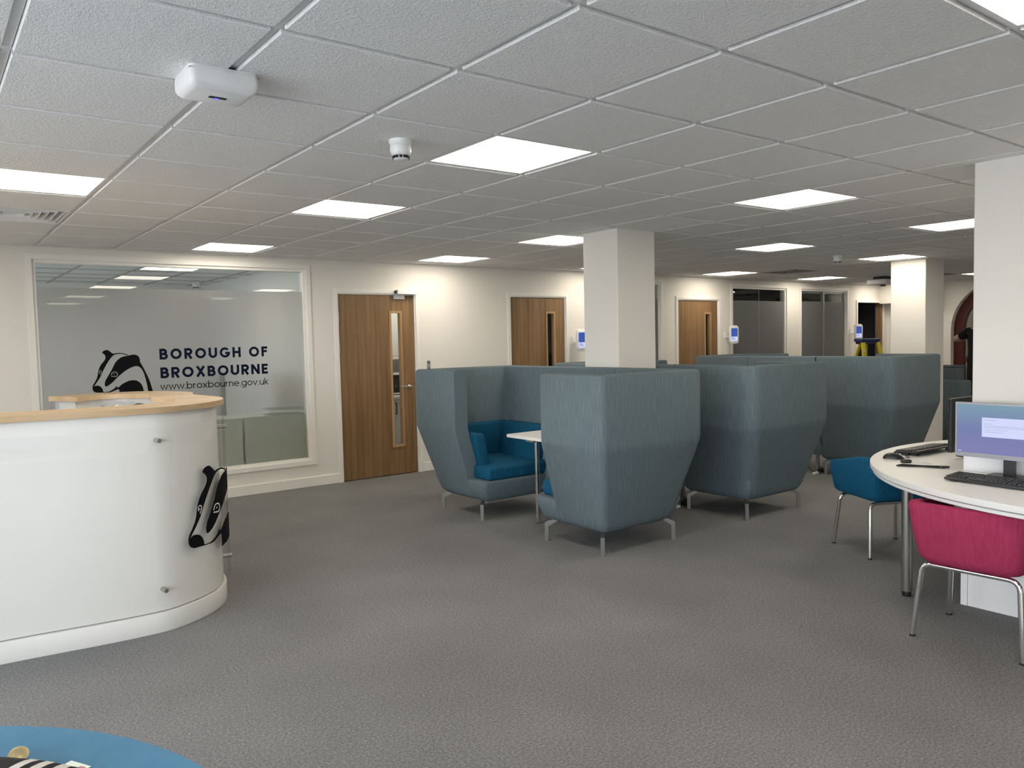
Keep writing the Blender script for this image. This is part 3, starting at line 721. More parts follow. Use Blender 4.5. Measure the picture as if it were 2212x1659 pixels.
def mug(x, y, m, label):
    r = tag(empty('mug', (x, y, .825)), label, 'mug', 'mugs on the kitchen worktop')
    lathe('cup', [(.001, 0), (.036, 0), (.040, .01), (.041, .095), (.038, .095), (.036, .012), (.001, .01)], m, r, 20)
    tube('handle', smooth_path([(-.038, 0, .08), (-.07, 0, .075), (-.07, 0, .03), (-.038, 0, .022)], .02), .006, m, r, 8)
mug(3.74, ky-.50, PLASTIC, 'white mug on the kitchen worktop behind the first door slit'); mug(3.88, ky-.48, CABGREEN, 'pale green mug on the kitchen worktop behind the first door slit')

# ---- light switch and tablets on the wall
sw = tag(empty('light_switch', (3.874, YB, 1.22)), 'grey metal switch plate on the wall above the left booth', 'switch')
box('plate', (-.022, -.012, -.06), (.022, 0, .06), STEEL, sw, .002, 1); box('rocker', (-.01, -.016, -.02), (.01, -.012, .02), GREYPL, sw)
def tablet(x, z, rz, label):
    r = tag(empty('wall_tablet', (x, YB, z)), label, 'tablet', 'white booking tablets on wall arms')
    box('wall_plate', (-.04, -.012, -.05), (.04, 0, .05), PLASTIC, r)
    tube('arm', [(0, -.01, -.03), (0, -.06, -.03), (.03, -.12, -.01)], .012, PLASTIC, r)
    h = loft('case', [[(xx, yy, zz) for xx, zz in rrect(.082-d, .145-d, .05)] for yy, d in [(.016, .012), (.008, 0), (-.012, 0), (-.018, .008)]], PLASTIC, r)
    h.location = (.03, -.13, 0); h.rotation_euler = (0, 0, rz)
    box('screen_upper', (-.055, -.0195, -.03), (.055, -.0181, .10), SCRBLUE, h); box('screen_lower', (-.055, -.0195, -.10), (.055, -.0181, -.031), SCRWHITE, h)
    for k in range(3): box('screen_line', (-.045, -.0201, -.05-k*.015), (.0+.012*k, -.0196, -.044-k*.015), SCRBLUE, h)
tablet(6.13, 1.475, -.25, 'white wall tablet beside the second oak door, half hidden by the column')
tablet(9.33, 1.50, -.35, 'white wall tablet between the third oak door and the dark window')
tablet(13.0, 1.50, -.45, 'white wall tablet beside the open dark doorway above the ladder')

# ------------------------------------------------------------------ high-back sofas
ZT, ZB, TH = 1.255, .755, .15
def inset(z):
    if z >= ZB: return 0.0
    return .14*(ZB-z)/(ZB-.22)
def upath(d, side, rw, rc, yw, yc):
    hw = .525-d; xs = -hw; P = [(xs, yw), (xs, yw-.014)]
    rw = max(rw, .006); rc = max(rc, .006)
    P += arc(xs+rw, d+rw, rw, rw, 180, 270, 6); P += arc(hw-rc, d+rc, rc, rc, 270, 360, 8)
    P += [(hw, yc-.014), (hw, yc)]
    return [(x*side, y) for x, y in P]
def make_sofa(name, side, label):
    r = tag(empty(name), label, 'sofa', 'high-back slate sofas of the booths')
    yw, yc = .64, .80
    lv = [(.150, .215, 0), (.156, .19, 0), (.172, .168, 0), (.20, .150, 0), (.235, .138, 0), (ZB-.03, inset(ZB-.03), 0), (ZB, .001, 0), (ZB+.02, 0, 0), (ZT-.022, 0, 0), (ZT-.006, .006, 0), (ZT, .020, 0),
          (ZT, TH-.020, 1), (ZT-.006, TH-.006, 1), (ZT-.022, TH, 1), (ZB, TH, 1), (.235, TH+.138, 1), (.20, TH+.15, 1)]
    n = None; rings_ = []
    for z, d, inner in lv:
        rw, rc = (.045, .11) if not inner else (.012, .012)
        p0 = upath(d, side, rw, rc, yw, yc); e = .012*(-1 if inner else 1)
        pe = upath(d+e, side, rw, rc, yw, yc)
        p0[0] = pe[0]; p0[-1] = pe[-1]
        rings_.append([(x, y, z) for x, y in p0]); n = len(p0)
    m = len(lv); V = [p for rg in rings_ for p in rg]; Fc = []
    for i in range(m):
        j = (i+1) % m
        for k in range(n-1): Fc.append([i*n+k, i*n+k+1, j*n+k+1, j*n+k])
    Fc += [[i*n for i in range(m)], [i*n+n-1 for i in range(m)]]
    lens = [0.0]
    for a_, b_ in zip(rings_[8], rings_[8][1:]): lens.append(lens[-1]+(Vector(b_)-Vector(a_)).length)
    sh = mesh('upholstered_shell', V, Fc, SOFA, r, 40)
    ul = sh.data.uv_layers.new(name='UVMap')
    for lp in sh.data.loops:
        vi = lp.vertex_index; ul.data[lp.index].uv = (lens[vi % n]+(3 if vi//n > 10 else 0), V[vi][2])
    def rr2(hx, ya, yb, rad): return [(x, y+(ya+yb)/2) for x, y in rrect(hx, (yb-ya)/2, rad, 5)]
    secs = []
    for z, d, yf in [(.150, .222, .79), (.156, .197, .815), (.172, .174, .83), (.20, .156, .845), (.31, .125, .885), (.325, .128, .882), (.332, .14, .868)]:
        secs.append([(x, y, z) for x, y in rr2(.525-d, d+.006, yf, .035)])
    loft('seat_base', secs, SOFAB, r, 40)
    wi = -.525+TH+.02; ci = .525-TH-.02
    def cush(nm, lo, hi, bv=.022): return box(nm, lo, hi, BLUE, r, bv, 3)
    a, b = (wi, ci) if side > 0 else (-ci, -wi)
    # seat cushion with the corner reaching round the open wing
    xo = (-.525+.16)*side
    s0, s1 = min(a, b)+.02, max(a, b)-.02
    bm = bmesh.new(); bmesh.ops.create_cube(bm, size=1)
    for v in bm.verts:
        x = s0 if v.co.x < 0 else s1; y = .20 if v.co.y < 0 else .865; z = .332 if v.co.z < 0 else .455
        if v.co.y > 0 and v.co.z > 0: z -= .012
        v.co = Vector((x, y, z))
    bmesh.ops.bevel(bm, geom=list(bm.edges), offset=.025, segments=3, profile=.5, affect='EDGES')
    from_bm('seat_cushion', bm, BLUE, r, 40)
    cb = cush('back_cushion', (s0-.01, .135, .40), (s1+.01, .235, .748)); 
    xw = -.525+TH; xc = .525-TH
    A = cush('wing_cushion', (min(xw*side, (xw+.11)*side), .235, .40), (max(xw*side, (xw+.11)*side), .70, .715))
    Bc = cush('side_cushion', (min((xc-.1)*side, xc*side), .235, .40), (max((xc-.1)*side, xc*side), .79, .748))
    for o_, s2 in ((A, 1), (Bc, -1)):
        for v in o_.data.vertices:
            v.co.x += side*s2*max(0, (.75-v.co.z))*.22
    for lx in (-.36, .36):
        for ly, sy in ((.185, 1), (.785, -1)):
            s = .011; dx = -math.copysign(1, lx)
            P = [(lx, ly, 0), (lx, ly, .112), (lx+dx*.055, ly+sy*.055, .150)]
            V = []
            for p in P[:2] + [P[2]]:
                pass
            n1 = Vector((dx, sy, 0)).normalized(); n2 = Vector((-n1.y, n1.x, 0))
            sec = [(-.0135, -.014), (.0135, -.014), (.0135, .014), (-.0135, .014)]
            V = [Vector((lx, ly, 0))+n1*u+n2*w for u, w in sec]
            V += [Vector((lx, ly, .112-.012*0 + (.006 if u > 0 else .020)))+n1*u+n2*w-Vector((0, 0, .012 if u > 0 else 0)) for u, w in sec]
            V += [Vector((lx, ly, .152+(0 if u > 0 else .024)))+n1*(.085+u*.2)+n2*w for u, w in sec]
            Fc = [[0, 1, 2, 3]] + [[i*4+k, i*4+(k+1) % 4, i*4+4+(k+1) % 4, i*4+4+k] for i in range(2) for k in range(4)] + [[8, 9, 10, 11]]
            mesh('leg', V, Fc, STEEL, r)
    return r
YS = 2.105
sr = make_sofa('booth_sofa', 1, 'nearest slate high-back booth sofa, its back to the camera')
sl = make_sofa('booth_sofa', -1, 'slate high-back booth sofa with blue seat seen open, left of the white table')
sr.location = (3.19, YS, 0)
sl.location = (3.205, 2*3.32-YS, 0); sl.rotation_euler = (0, 0, math.pi)
dup(sl, (4.794, YS, 0), 0, 'middle slate high-back sofa with its rounded back corner facing the camera')
dup(sr, (4.794, 2*3.32-YS, 0), math.pi, 'slate high-back sofa of the middle booth mostly hidden behind the near column')
dup(sl, (7.14, 2.23, 0), 0, 'right slate high-back sofa behind the blue chair')
dup(sr, (7.14, 4.67, 0), math.pi, 'far slate high-back sofa of the right booth in front of the dark window')
def make_screen(name, xs, yc, side, label):
    """upholstered link panel between two sofas; side=+1 when the outside faces +x"""
    r = tag(empty(name, (xs, yc, 0)), label, 'screen', 'slate link panels of the booths'); hl = 1.215-.80-.003
    lv = [(.20, .150), (.235, .138), (ZB-.03, inset(ZB-.03)), (ZB, .001), (ZB+.02, 0), (ZT-.022, 0), (ZT-.006, .006), (ZT, .02), (ZT, TH-.02), (ZT-.006, TH-.006), (ZT-.022, TH), (ZB, TH), (.235, TH+.138), (.20, TH+.15)]
    m = len(lv); V = [(-side*d, y, z) for y in (-hl, hl) for z, d in lv]; Fc = [[i, (i+1) % m, m+(i+1) % m, m+i] for i in range(m)] + [list(range(m)), [m+i for i in range(m)]]
    sh = mesh('upholstered_panel', V, Fc, SOFA, r, 40); ul = sh.data.uv_layers.new(name='UVMap')
    for lp in sh.data.loops:
        v_ = V[lp.vertex_index]; ul.data[lp.index].uv = (v_[1], v_[2])
    for s in (-.3, .3): box('foot', (-side*.24-.015, s-.015, 0), (-side*.24+.015, s+.015, .21), STEEL, r)
make_screen('booth_screen', 3.715+.01, 3.32, 1, 'slate link panel behind the white table of the near booth')
make_screen('booth_screen', 4.794-.525, 3.32, -1, 'slate link panel of the middle booth beside the near column')
make_screen('booth_screen', 7.14-.525, 3.45, -1, 'slate link panel of the right booth, seen from outside')
def make_table(name, loc, sx, label):
    r = tag(empty(name, loc), label, 'table', 'white booth tables')
    poly = [(x*sx, y) for x, y in [(p[0]+.27, p[1]) for p in rrect(.27, .28, .02, 4)]]
    prism('table_top', poly, .698, .722, WHITE, r, .002)
    lathe('leg', [(.001, .006), (.019, .006), (.019, .698), (.001, .698)], CHROME, r, 18, (.125*sx, .03, 0)); lathe('foot', [(.001, 0), (.016, 0), (.016, .006), (.001, .006)], BLACK, r, 14, (.125*sx, .03, 0))
    box('under_frame', (min(.05*sx, .5*sx), -.02, .675), (max(.05*sx, .5*sx), .08, .698), STEEL, r)
    lathe('leg', [(.001, .006), (.019, .006), (.019, .698), (.001, .698)], CHROME, r, 18, (.36*sx, .03, 0)); lathe('foot', [(.001, 0), (.016, 0), (.016, .006), (.001, .006)], BLACK, r, 14, (.36*sx, .03, 0))
make_table('booth_table', (2.995, 3.32, 0), 1, 'white table with steel leg between the two nearest sofas')
make_table('booth_table', (4.794+.195, 3.32, 0), -1, 'white table hidden inside the middle booth')
make_table('booth_table', (7.14+.195, 3.45, 0), -1, 'white table hidden inside the right booth')
# power leads under the sofas
def lead(loc, label):
    r = tag(empty('power_lead', loc), label, 'cable', 'loose power leads under the booths')
    tube('cable', catmull([(0, .12, .19), (-.02, .06, .10), (.01, 0, .02), (.06, -.04, .008), (.12, -.02, .008)], 5), .004, BLACK, r, 6)
    box('plug', (.10, -.045, 0), (.155, .005, .04), BLACK, r, .004, 1); box('adapter', (-.05, -.06, 0), (.03, -.03, .022), PLASTIC, r, .003, 1)
    for k in range(3): box('plug_pin', (.108+k*.017, -.03, .04), (.114+k*.017, -.024, .06), BLACK, r)
lead((4.38, 3.02, 0), 'black power lead and plug on the carpet left of the middle sofa')
lead((6.72, 3.13, 0), 'black power lead and plug on the carpet beside the right sofa leg')

# ------------------------------------------------------------------ reception desk
segA = [(-1.78, 2.835), (-1.2, 2.84), (-.615, 2.815), (-.225, 2.772), (0, 2.754), (.172, 2.765), (.36, 2.858), (.49, 2.978), (.575, 3.13), (.612, 3.33), (.594, 3.54), (.574, 3.70), (.577, 3.80)]
segB = [(.577, 3.80), (.612, 3.90), (.632, 4.02), (.598, 4.2), (.48, 4.42), (.335, 4.53), (.173, 4.55), (0, 4.49), (-.168, 4.45)]
segC = [(-.04, 4.18), (.06, 4.27), (.128, 4.295), (.228, 4.267), (.33, 4.17), (.381, 4.10)]
segD = [(.381, 4.06), (.337, 3.87), (.313, 3.68), (.326, 3.52), (.350, 3.33), (.325, 3.20), (.274, 3.146), (.156, 3.088), (.044, 3.066), (-.12, 3.06), (-.6, 3.10), (-1.2, 3.12), (-1.78, 3.12)]
cA = [tuple(v) for v in catmull(segA, 6)]; cB = [tuple(v) for v in catmull(segB, 6)]; cC = [tuple(v) for v in catmull(segC, 4)]; cD = [tuple(v) for v in catmull(segD, 6)]
poly = cA + cB[1:] + cC + cD
def offset_poly(P, d):
    n = len(P); out = []
    for i in range(n):
        a = Vector(P[i-1]); b = Vector(P[i]); c = Vector(P[(i+1) % n])
        d1 = (b-a).normalized(); d2 = (c-b).normalized(); n1 = Vector((-d1.y, d1.x)); n2 = Vector((-d2.y, d2.x)); m_ = n1+n2
        m_ = m_.normalized() if m_.length > 1e-5 else n1
        out.append(tuple(b + m_*(d/max(m_.dot(n1), .55))))
    return out
DX, DY = -.4, 3.4
rd = tag(empty('reception_desk', (DX, DY, 0)), 'curved white reception desk with oak counter and clear acrylic front panel', 'reception desk')
def loc(P): return [(x-DX, y-DY) for x, y in P]
ZC = 1.192
ct = prism('counter_top', loc(poly), ZC-.032, ZC, OAKL, rd, .0015)
prism('shadow_gap', loc(offset_poly(poly, .052)), .104, .112, GREYPL, rd)  # recessed grey strip that darkens the shadow line above the plinth
prism('desk_body', loc(offset_poly(poly, .040)), .112, ZC-.032, GLOSSWHITE, rd, 0, 30)
prism('plinth', loc(offset_poly(poly, .024)), .0, .104, GLOSSWHITE, rd, .003, 30)
# inner work shelf behind the counter
prism('inner_shelf', loc([(-1.7, 3.10), (-.1, 3.09), (.25, 3.17), (.31, 3.4), (.33, 3.9), (.2, 4.2), (-.03, 4.15), (-.1, 3.75), (-.5, 3.6), (-1.7, 3.6)]), .99, 1.015, WHITE, rd)
for k, (x, y) in enumerate(((-1.6, 3.4), (-.25, 3.5))): box('shelf_support', (x-DX-.02, y-DY-.1, 0), (x-DX+.02, y-DY+.1, .99), WHITE, rd)
# acrylic panel on stand-offs
front = [p for p in offset_poly(cA[:int(len(cA)*.74)], -.002)][1:-1]
back_ = [p for p in offset_poly(cA[:int(len(cA)*.74)], .004)][1:-1]
acr_poly = loc(front) ; acr_back = loc(back_)
n = len(acr_poly); V = [(x, y, z) for z in (.125, 1.087) for P in (acr_poly, acr_back) for x, y in P]; Fc = []
for i in range(n-1):
    Fc += [[i, i+1, 2*n+i+1, 2*n+i], [n+i, 3*n+i, 3*n+i+1, n+i+1], [i, n+i, n+i+1, i+1], [2*n+i, 2*n+i+1, 3*n+i+1, 3*n+i]]
Fc += [[0, 2*n, 3*n, n], [n-1, 2*n-1, 4*n-1, 3*n-1]]
acr = mesh('acrylic_panel', V, Fc, ACRYLIC, rd, 30)
arcl = [0.0]
for a, b in zip(front, front[1:]): arcl.append(arcl[-1]+(Vector(b)-Vector(a)).length)
def on_front(s, lift=0.0):
    s = max(0, min(arcl[-1]-1e-5, s))
    for i in range(len(arcl)-1):
        if arcl[i] <= s <= arcl[i+1]:
            t = (s-arcl[i])/(arcl[i+1]-arcl[i]); a = Vector(front[i]); b = Vector(front[i+1]); d = (b-a).normalized()
            p = a+(b-a)*t+Vector((d.y, -d.x))*lift
            return Vector((p.x-DX, p.y-DY)), Vector((d.y, -d.x))
def s_at_x(x):
    for i in range(len(front)-1):
        if front[i][0] <= x <= front[i+1][0]: return arcl[i]+(arcl[i+1]-arcl[i])*(x-front[i][0])/(front[i+1][0]-front[i][0])
for s in (s_at_x(.122), s_at_x(-1.0), arcl[-1]-.03):
    for z in (.228, 1.018):
        p, nn = on_front(s)
        tube('stand_off', [(p.x-nn.x*.045, p.y-nn.y*.045, z), (p.x+nn.x*.012, p.y+nn.y*.012, z)], .0115, STEEL, rd, 16)
bs = s_at_x(.256); BSC = 1.13
def desk_badger(x, z, l):
    p, nn = on_front(bs+(x-.3917)*BSC*1.15, .0012+l)
    return Vector((p.x, p.y, .405+(z-1.1041)*BSC))
badger(desk_badger, acr, PLASTIC, sub=1)
# crumpled plastic bag with a black lead on the inner shelf
bag = tag(empty('plastic_bag', (.18, 3.98, 1.015)), 'crumpled clear plastic bag with a black lead behind the oak counter', 'bag')
bm = bmesh.new(); bmesh.ops.create_icosphere(bm, subdivisions=3, radius=1)
for v in bm.verts:
    v.co = Vector((v.co.x*.15, v.co.y*.06, max(0, (v.co.z*.5+.5))*.13))*(1+random.uniform(-.22, .18))
for v in bm.verts: v.co.z = max(0, v.co.z)
from_bm('film', bm, glass_clear('bag_film', (.92, .93, .93), 2.0, .1), bag)
tube('lead', catmull([(-.1, 0, .02), (-.02, .02, .09), (.06, -.01, .11), (.12, -.02, .12), (.19, -.06, .08), (.22, -.12, .01)], 5), .006, BLACK, bag, 6)

# ------------------------------------------------------------------ blue pouffe and pouch, bottom left
pf = tag(empty('round_table', (-1.269, -.309, 0)), 'round mid-blue table at the bottom left corner', 'table')
lathe('table_top', [(.001, .695), (.80, .695), (.816, .699), (.819, .706), (.819, .716), (.817, .720), (.001, .720)], TBLUE, pf, 96)
lathe('pedestal', [(.001, .02), (.05, .02), (.045, .05), (.04, .66), (.12, .695), (.001, .695)], STEEL, pf, 28)
lathe('base_plate', [(.001, 0), (.34, 0), (.34, .012), (.05, .02), (.001, .02)], STEEL, pf, 48)
pc = tag(empty('striped_pouch', (-.822, .046, .720), -.80), 'black and white striped fabric pouch on the blue table', 'pouch')
def pouch_z(x, y):
    return .043*max(0, 1-(x/.15)**2)**.35*max(0, 1-(y/.1)**2)**.35
N_, M_ = 44, 12
def strip(name, x0, x1, m, lift):
    V, Fc = [], []; k0 = 12
    for i in range(k0+1):
        x = x0+(x1-x0)*i/k0
        for j in range(M_+1):
            y = -.0985+.197*j/M_; V.append((x, y, pouch_z(x, y)+lift))
        for j in range(M_+1):
            y = -.0985+.197*j/M_; V.append((x, y, 0.001))
    w = 2*(M_+1)
    for i in range(k0):
        for j in range(M_):
            a = i*w+j; Fc.append([a, a+1, a+w+1, a+w]); b = a+M_+1; Fc.append([b, b+w, b+w+1, b+1])
        Fc += [[i*w, i*w+w, i*w+w+M_+1, i*w+M_+1], [i*w+M_, i*w+w-1, i*w+2*w-1, i*w+w+M_]]
    Fc += [list(range(M_+1))+[w-1-k for k in range(M_+1)], [k0*w+k for k in range(M_+1)]+[k0*w+w-1-k for k in range(M_+1)]]
    return mesh(name, V, Fc, m, pc, 40)
strip('pouch_body', -.149, .045, CLOTH, 0)
xx = .045; sw_ = False
for k in range(6):
    strip('white_stripe' if k % 2 == 0 else 'black_stripe', xx, xx+.016, mat('stripe_white', (.66, .62, .58), .8) if k % 2 == 0 else CLOTH, .0006 if k % 2 == 0 else 0); xx += .016
gb = tag(empty('gold_button', (-.748, .128, .720)), 'small round gold disc beside the striped pouch', 'button')
b1 = lathe('disc', [(.001, 0), (.017, 0), (.0185, .002), (.017, .004), (.012, .003), (.008, .0045), (.001, .0045)], GOLD, gb, 28); b1.location = (0, 0, .016); b1.rotation_euler = (.55, -.2, 0)
b2 = lathe('shank', [(.001, 0), (.004, 0), (.004, .017), (.001, .017)], GOLD, gb, 12)
cdx = tag(empty('plastic_card', (-.692, .030, .7205), .5), 'pale green printed plastic card under the striped pouch', 'card')
cp = box('card_sheet', (-.043, -.027, 0), (.043, .027, .001), CARD, cdx); box('blue_patch', (-.02, -.012, .0011), (.012, .012, .0014), mat('card_blue', (.25, .42, .62), .4), cdx); box('red_patch', (.016, -.022, .0011), (.036, -.008, .0014), mat('card_red', (.5, .2, .2), .4), cdx)

# ------------------------------------------------------------------ computer table on the right
TC, TR = (4.34, -.47), 1.478
ctb = tag(empty('computer_table', (TC[0], TC[1], 0)), 'round white computer table wrapped around the right column', 'table')
def holed_disc(name, prof, m):
    # disc with a rectangular cut-out for the column; prof = outer profile (r, z) from bottom to top
    n_ = 120; hc = (3.9375-TC[0], .069-TC[1]); hx, hy = .229, .235; V, Fc = [], []
    def sq(a):
        c, s = math.cos(a), math.sin(a); k = min(hx/max(abs(c), 1e-6), hy/max(abs(s), 1e-6)); return hc[0]+c*k, hc[1]+s*k
    rings = [[(*sq(2*math.pi*k/n_), prof[0][1]) for k in range(n_)]] + [[(r*math.cos(2*math.pi*k/n_), r*math.sin(2*math.pi*k/n_), z) for k in range(n_)] for r, z in prof] + [[(*sq(2*math.pi*k/n_), prof[-1][1]) for k in range(n_)]]
    for g_ in rings: V += g_
    for i in range(len(rings)):
        j = (i+1) % len(rings)
        for k in range(n_): Fc.append([i*n_+k, i*n_+(k+1) % n_, j*n_+(k+1) % n_, j*n_+k])
    return mesh(name, V, Fc, m, ctb, 40)
holed_disc('table_top', [(TR-.03, .703), (TR-.006, .704), (TR-.001, .706), (TR, .709), (TR, .733), (TR-.002, .735)], WHITE)
holed_disc('edge_band', [(TR-.05, .676), (TR-.020, .678), (TR-.014, .682), (TR-.012, .698), (TR-.030, .6985), (TR-.031, .7028)], WHITE)
def tleg(x, y):
    l_ = lathe('leg', [(.001, .03), (.029, .03), (.029, .676), (.001, .676)], STEEL, ctb, 28, (x-TC[0], y-TC[1], 0)); lathe('foot', [(.001, 0), (.022, 0), (.024, .012), (.022, .03), (.001, .03)], BLACK, l_, 20, (x-TC[0], y-TC[1], 0))
tleg(3.55, .565); tleg(5.4, .2); tleg(3.4, -1.3); tleg(5.2, -1.4)
cb = tag(empty('cable_box', (3.63, .31, 0)), 'white boxed-in panel round the column under the computer table', 'panel')
box('front_panel', (0, -.62, 0), (.018, -.036, .675), PLASTIC, cb); box('corner_strip', (-.002, -.034, 0), (.02, 0, .675), PLASTIC, cb); box('side_panel', (.02, -.018, 0), (.6, 0, .675), PLASTIC, cb)
bx = tag(empty('desk_upstand', (3.645, .298, .735)), 'white upstand box on the computer table behind the monitor', 'panel')
box('panel_body', (0, -.6, 0), (.066, .012, .19), PLASTIC, bx, .003, 1)
tag(tube('computer_cable', catmull([(3.60, -.02, .670), (3.57, -.03, .5), (3.59, -.05, .28), (3.56, -.10, .16), (3.55, -.2, .10), (3.56, -.35, .02), (3.56, -.5, .008)], 6), .006, BLACK, None, 8), 'black cable hanging below the computer table in front of the white panel', 'cable')

def monitor(name, loc_, rz, label, w=.50, h=.285, base=.735, zb=.835, on=True):
    r = tag(empty(name, (loc_[0], loc_[1], base), rz), label, 'monitor', 'computer monitors')
    z0 = zb-base      # screen faces local -y
    bd = box('casing', (-w/2, 0, z0), (w/2, .022, z0+h), BLACK, r, .004, 1)
    box('rear_housing', (-w/2+.06, .022, z0+.03), (w/2-.06, .05, z0+h-.05), BLACK, r, .01, 1)
    sc = box('screen', (-w/2+.009, -.0012, z0+.022), (w/2-.009, .0002, z0+h-.010), SCREEN if on else BLACK, r)
    ring('bezel', (-w/2, z0, w/2, z0+h), (-w/2+.009, z0+.022, w/2-.009, z0+h-.010), -.003, .001, SILVER if on else BLACK, r)
    if on:
        box('dialog_window', (-w/2+.13, -.0018, z0+.11), (w/2-.09, -.0013, z0+.21), SCRWHITE, sc)
        for k, (a, b, zz) in enumerate([(.14, .20, .197), (.14, .18, .178), (.14, .36, .168), (.14, .33, .160), (.145, .25, .148), (.145, .23, .136)]):
            box('dialog_text_line', (-w/2+a, -.0022, z0+zz-.001), (-w/2+b, -.0019, z0+zz+.001), SCRGREY, sc)
        box('corner_text', (-w/2+.014, -.0018, z0+.028), (-w/2+.03, -.0013, z0+.031), SCRWHITE, sc)
        box('power_button', (w/2-.11, -.0042, z0+.004), (w/2-.09, -.0032, z0+.012), SCRWHITE, r)
    nk = box('stand_neck', (-.026, .022, .008), (.026, .045, z0+.1), BLACK, r); rr_loft('stand_base', .11, .08, .03, [(0, 0), (.008, 0), (.011, .004)], BLACK, r, 40, (0, .045))
    return r
monitor('computer_monitor', (3.515, .045), -math.pi/2, 'lit computer monitor with a white dialog on a blue screen facing the pink chair')
monitor('computer_monitor', (4.235, .53), math.pi-.03, 'computer monitor seen from behind, black casing beside the column', zb=.775, h=.32, on=False)
def keyboard(loc_, rz, label, tilt=.06):
    r = tag(empty('keyboard', loc_, rz), label, 'keyboard', 'black computer keyboards')   # user at local -y
    hx, hy = .225, .078
    pl = loft('tray', [[(x, y, z+(y+hy)*tilt*.9) for x, y in rrect(hx-d, hy-d, .012, 3)] for z, d in [(.006, .006), (.008, 0), (.016, 0), (.020, .006)]], BLACK, r)
    for s in (-.18, .18): box('tilt_foot', (s-.015, .045, 0), (s+.015, .056, .02), BLACK, r)
    for s in (-.18, .18): box('front_foot', (s-.015, -.065, 0), (s+.015, -.055, .0075), BLACK, r)
    bm = bmesh.new(); bmesh.ops.create_cube(bm, size=1)
    for v in bm.verts:
        f = .80 if v.co.z > 0 else 1
        v.co = Vector((v.co.x*.0165*f, v.co.y*.0165*f, .020+.007*(v.co.z+.5)))
    me = bpy.data.meshes.new('key'); bm.to_mesh(me); bm.free(); me.materials.append(mat('key_black', (.02, .02, .021), .35))
    for j in range(6):
        y = -.060+j*.0205+(.006 if j == 5 else 0); i = 0; x = -.208
        while x < .212:
            big = (j == 0 and -.12 < x < .0)
            k = bpy.data.objects.new('key', me); link(k, r); wd = 6.0 if big else 1
            k.location = (x+(.019*(wd-1)/2), y, (y+hy)*tilt*.9); k.scale = (wd*1.06 if big else 1, 1, 1)
            x += .019*wd
            if abs(x-.07) < .012 or abs(x-.125) < .010: x += .006
    return r
keyboard((3.345, .022, .735), -math.pi/2-.06, 'black keyboard in front of the lit monitor')
keyboard((4.175, .765, .735), math.pi-.05, 'black keyboard by the mouse on the far side of the computer table', .12)
ms = tag(empty('computer_mouse', (3.785, .765, .735), .5), 'black computer mouse at the left rim of the computer table', 'mouse')
bm = bmesh.new(); bmesh.ops.create_uvsphere(bm, u_segments=20, v_segments=12, radius=1)
for v in bm.verts:
    v.co = Vector((v.co.x*.031*(1-.12*v.co.y), v.co.y*.058, max(0, v.co.z)*(.036+.006*v.co.y)))
from_bm('mouse_shell', bm, BLACK, ms, 60); tube('wheel', [(-.004, -.035, .026), (.004, -.035, .026)], .008, GREYPL, ms, 12)
tube('mouse_cable', catmull([(.0, -.055, .006), (.05, -.09, .003), (.12, -.07, .003), (.2, -.10, .003), (.3, -.05, .003)], 5), .002, BLACK, ms, 6)
ct_ = tag(empty('cable_tie_bundle', (3.60, .505, .735), -1.15), 'bundle of black cable ties lying on the computer table', 'cable ties')
for k in range(7): tube('tie', [(-.12+random.uniform(-.02, .02), -.012+k*.004, .003+.004*(k % 3)), (.0, -.009+k*.003, .006+.003*(k % 2)), (.10+random.uniform(-.01, .03), -.010+k*.0033, .004+.004*(k % 3))], .0026, BLACK, ct_, 6)
for k in range(4): box('tie_head', (.085+k*.012, -.012+k*.005, .002), (.096+k*.012, -.004+k*.005, .014), BLACK, ct_)
sd = tag(empty('screwdriver', (3.71, .585, .735), -1.1), 'small black handled screwdriver beside the cable ties', 'screwdriver')
tube('handle', [(-.09, 0, .011), (-.08, 0, .011), (-.04, 0, .011), (-.03, 0, .011)], [.006, .011, .011, .007], BLACK, sd, 12); tube('blade', [(-.03, 0, .010), (.08, 0, .005)], .003, STEEL, sd, 8)
gl = tag(empty('cable_clip', (3.79, .355, .735), .4), 'black clip and cable end at the monitor corner on the table', 'clip')
tube('clip_leg', [(-.02, 0, .0), (.0, .0, .03), (.02, .01, .0)], .004, BLACK, gl, 6); tube('clip_leg', [(.0, -.02, .0), (.0, .0, .03)], .004, BLACK, gl, 6)

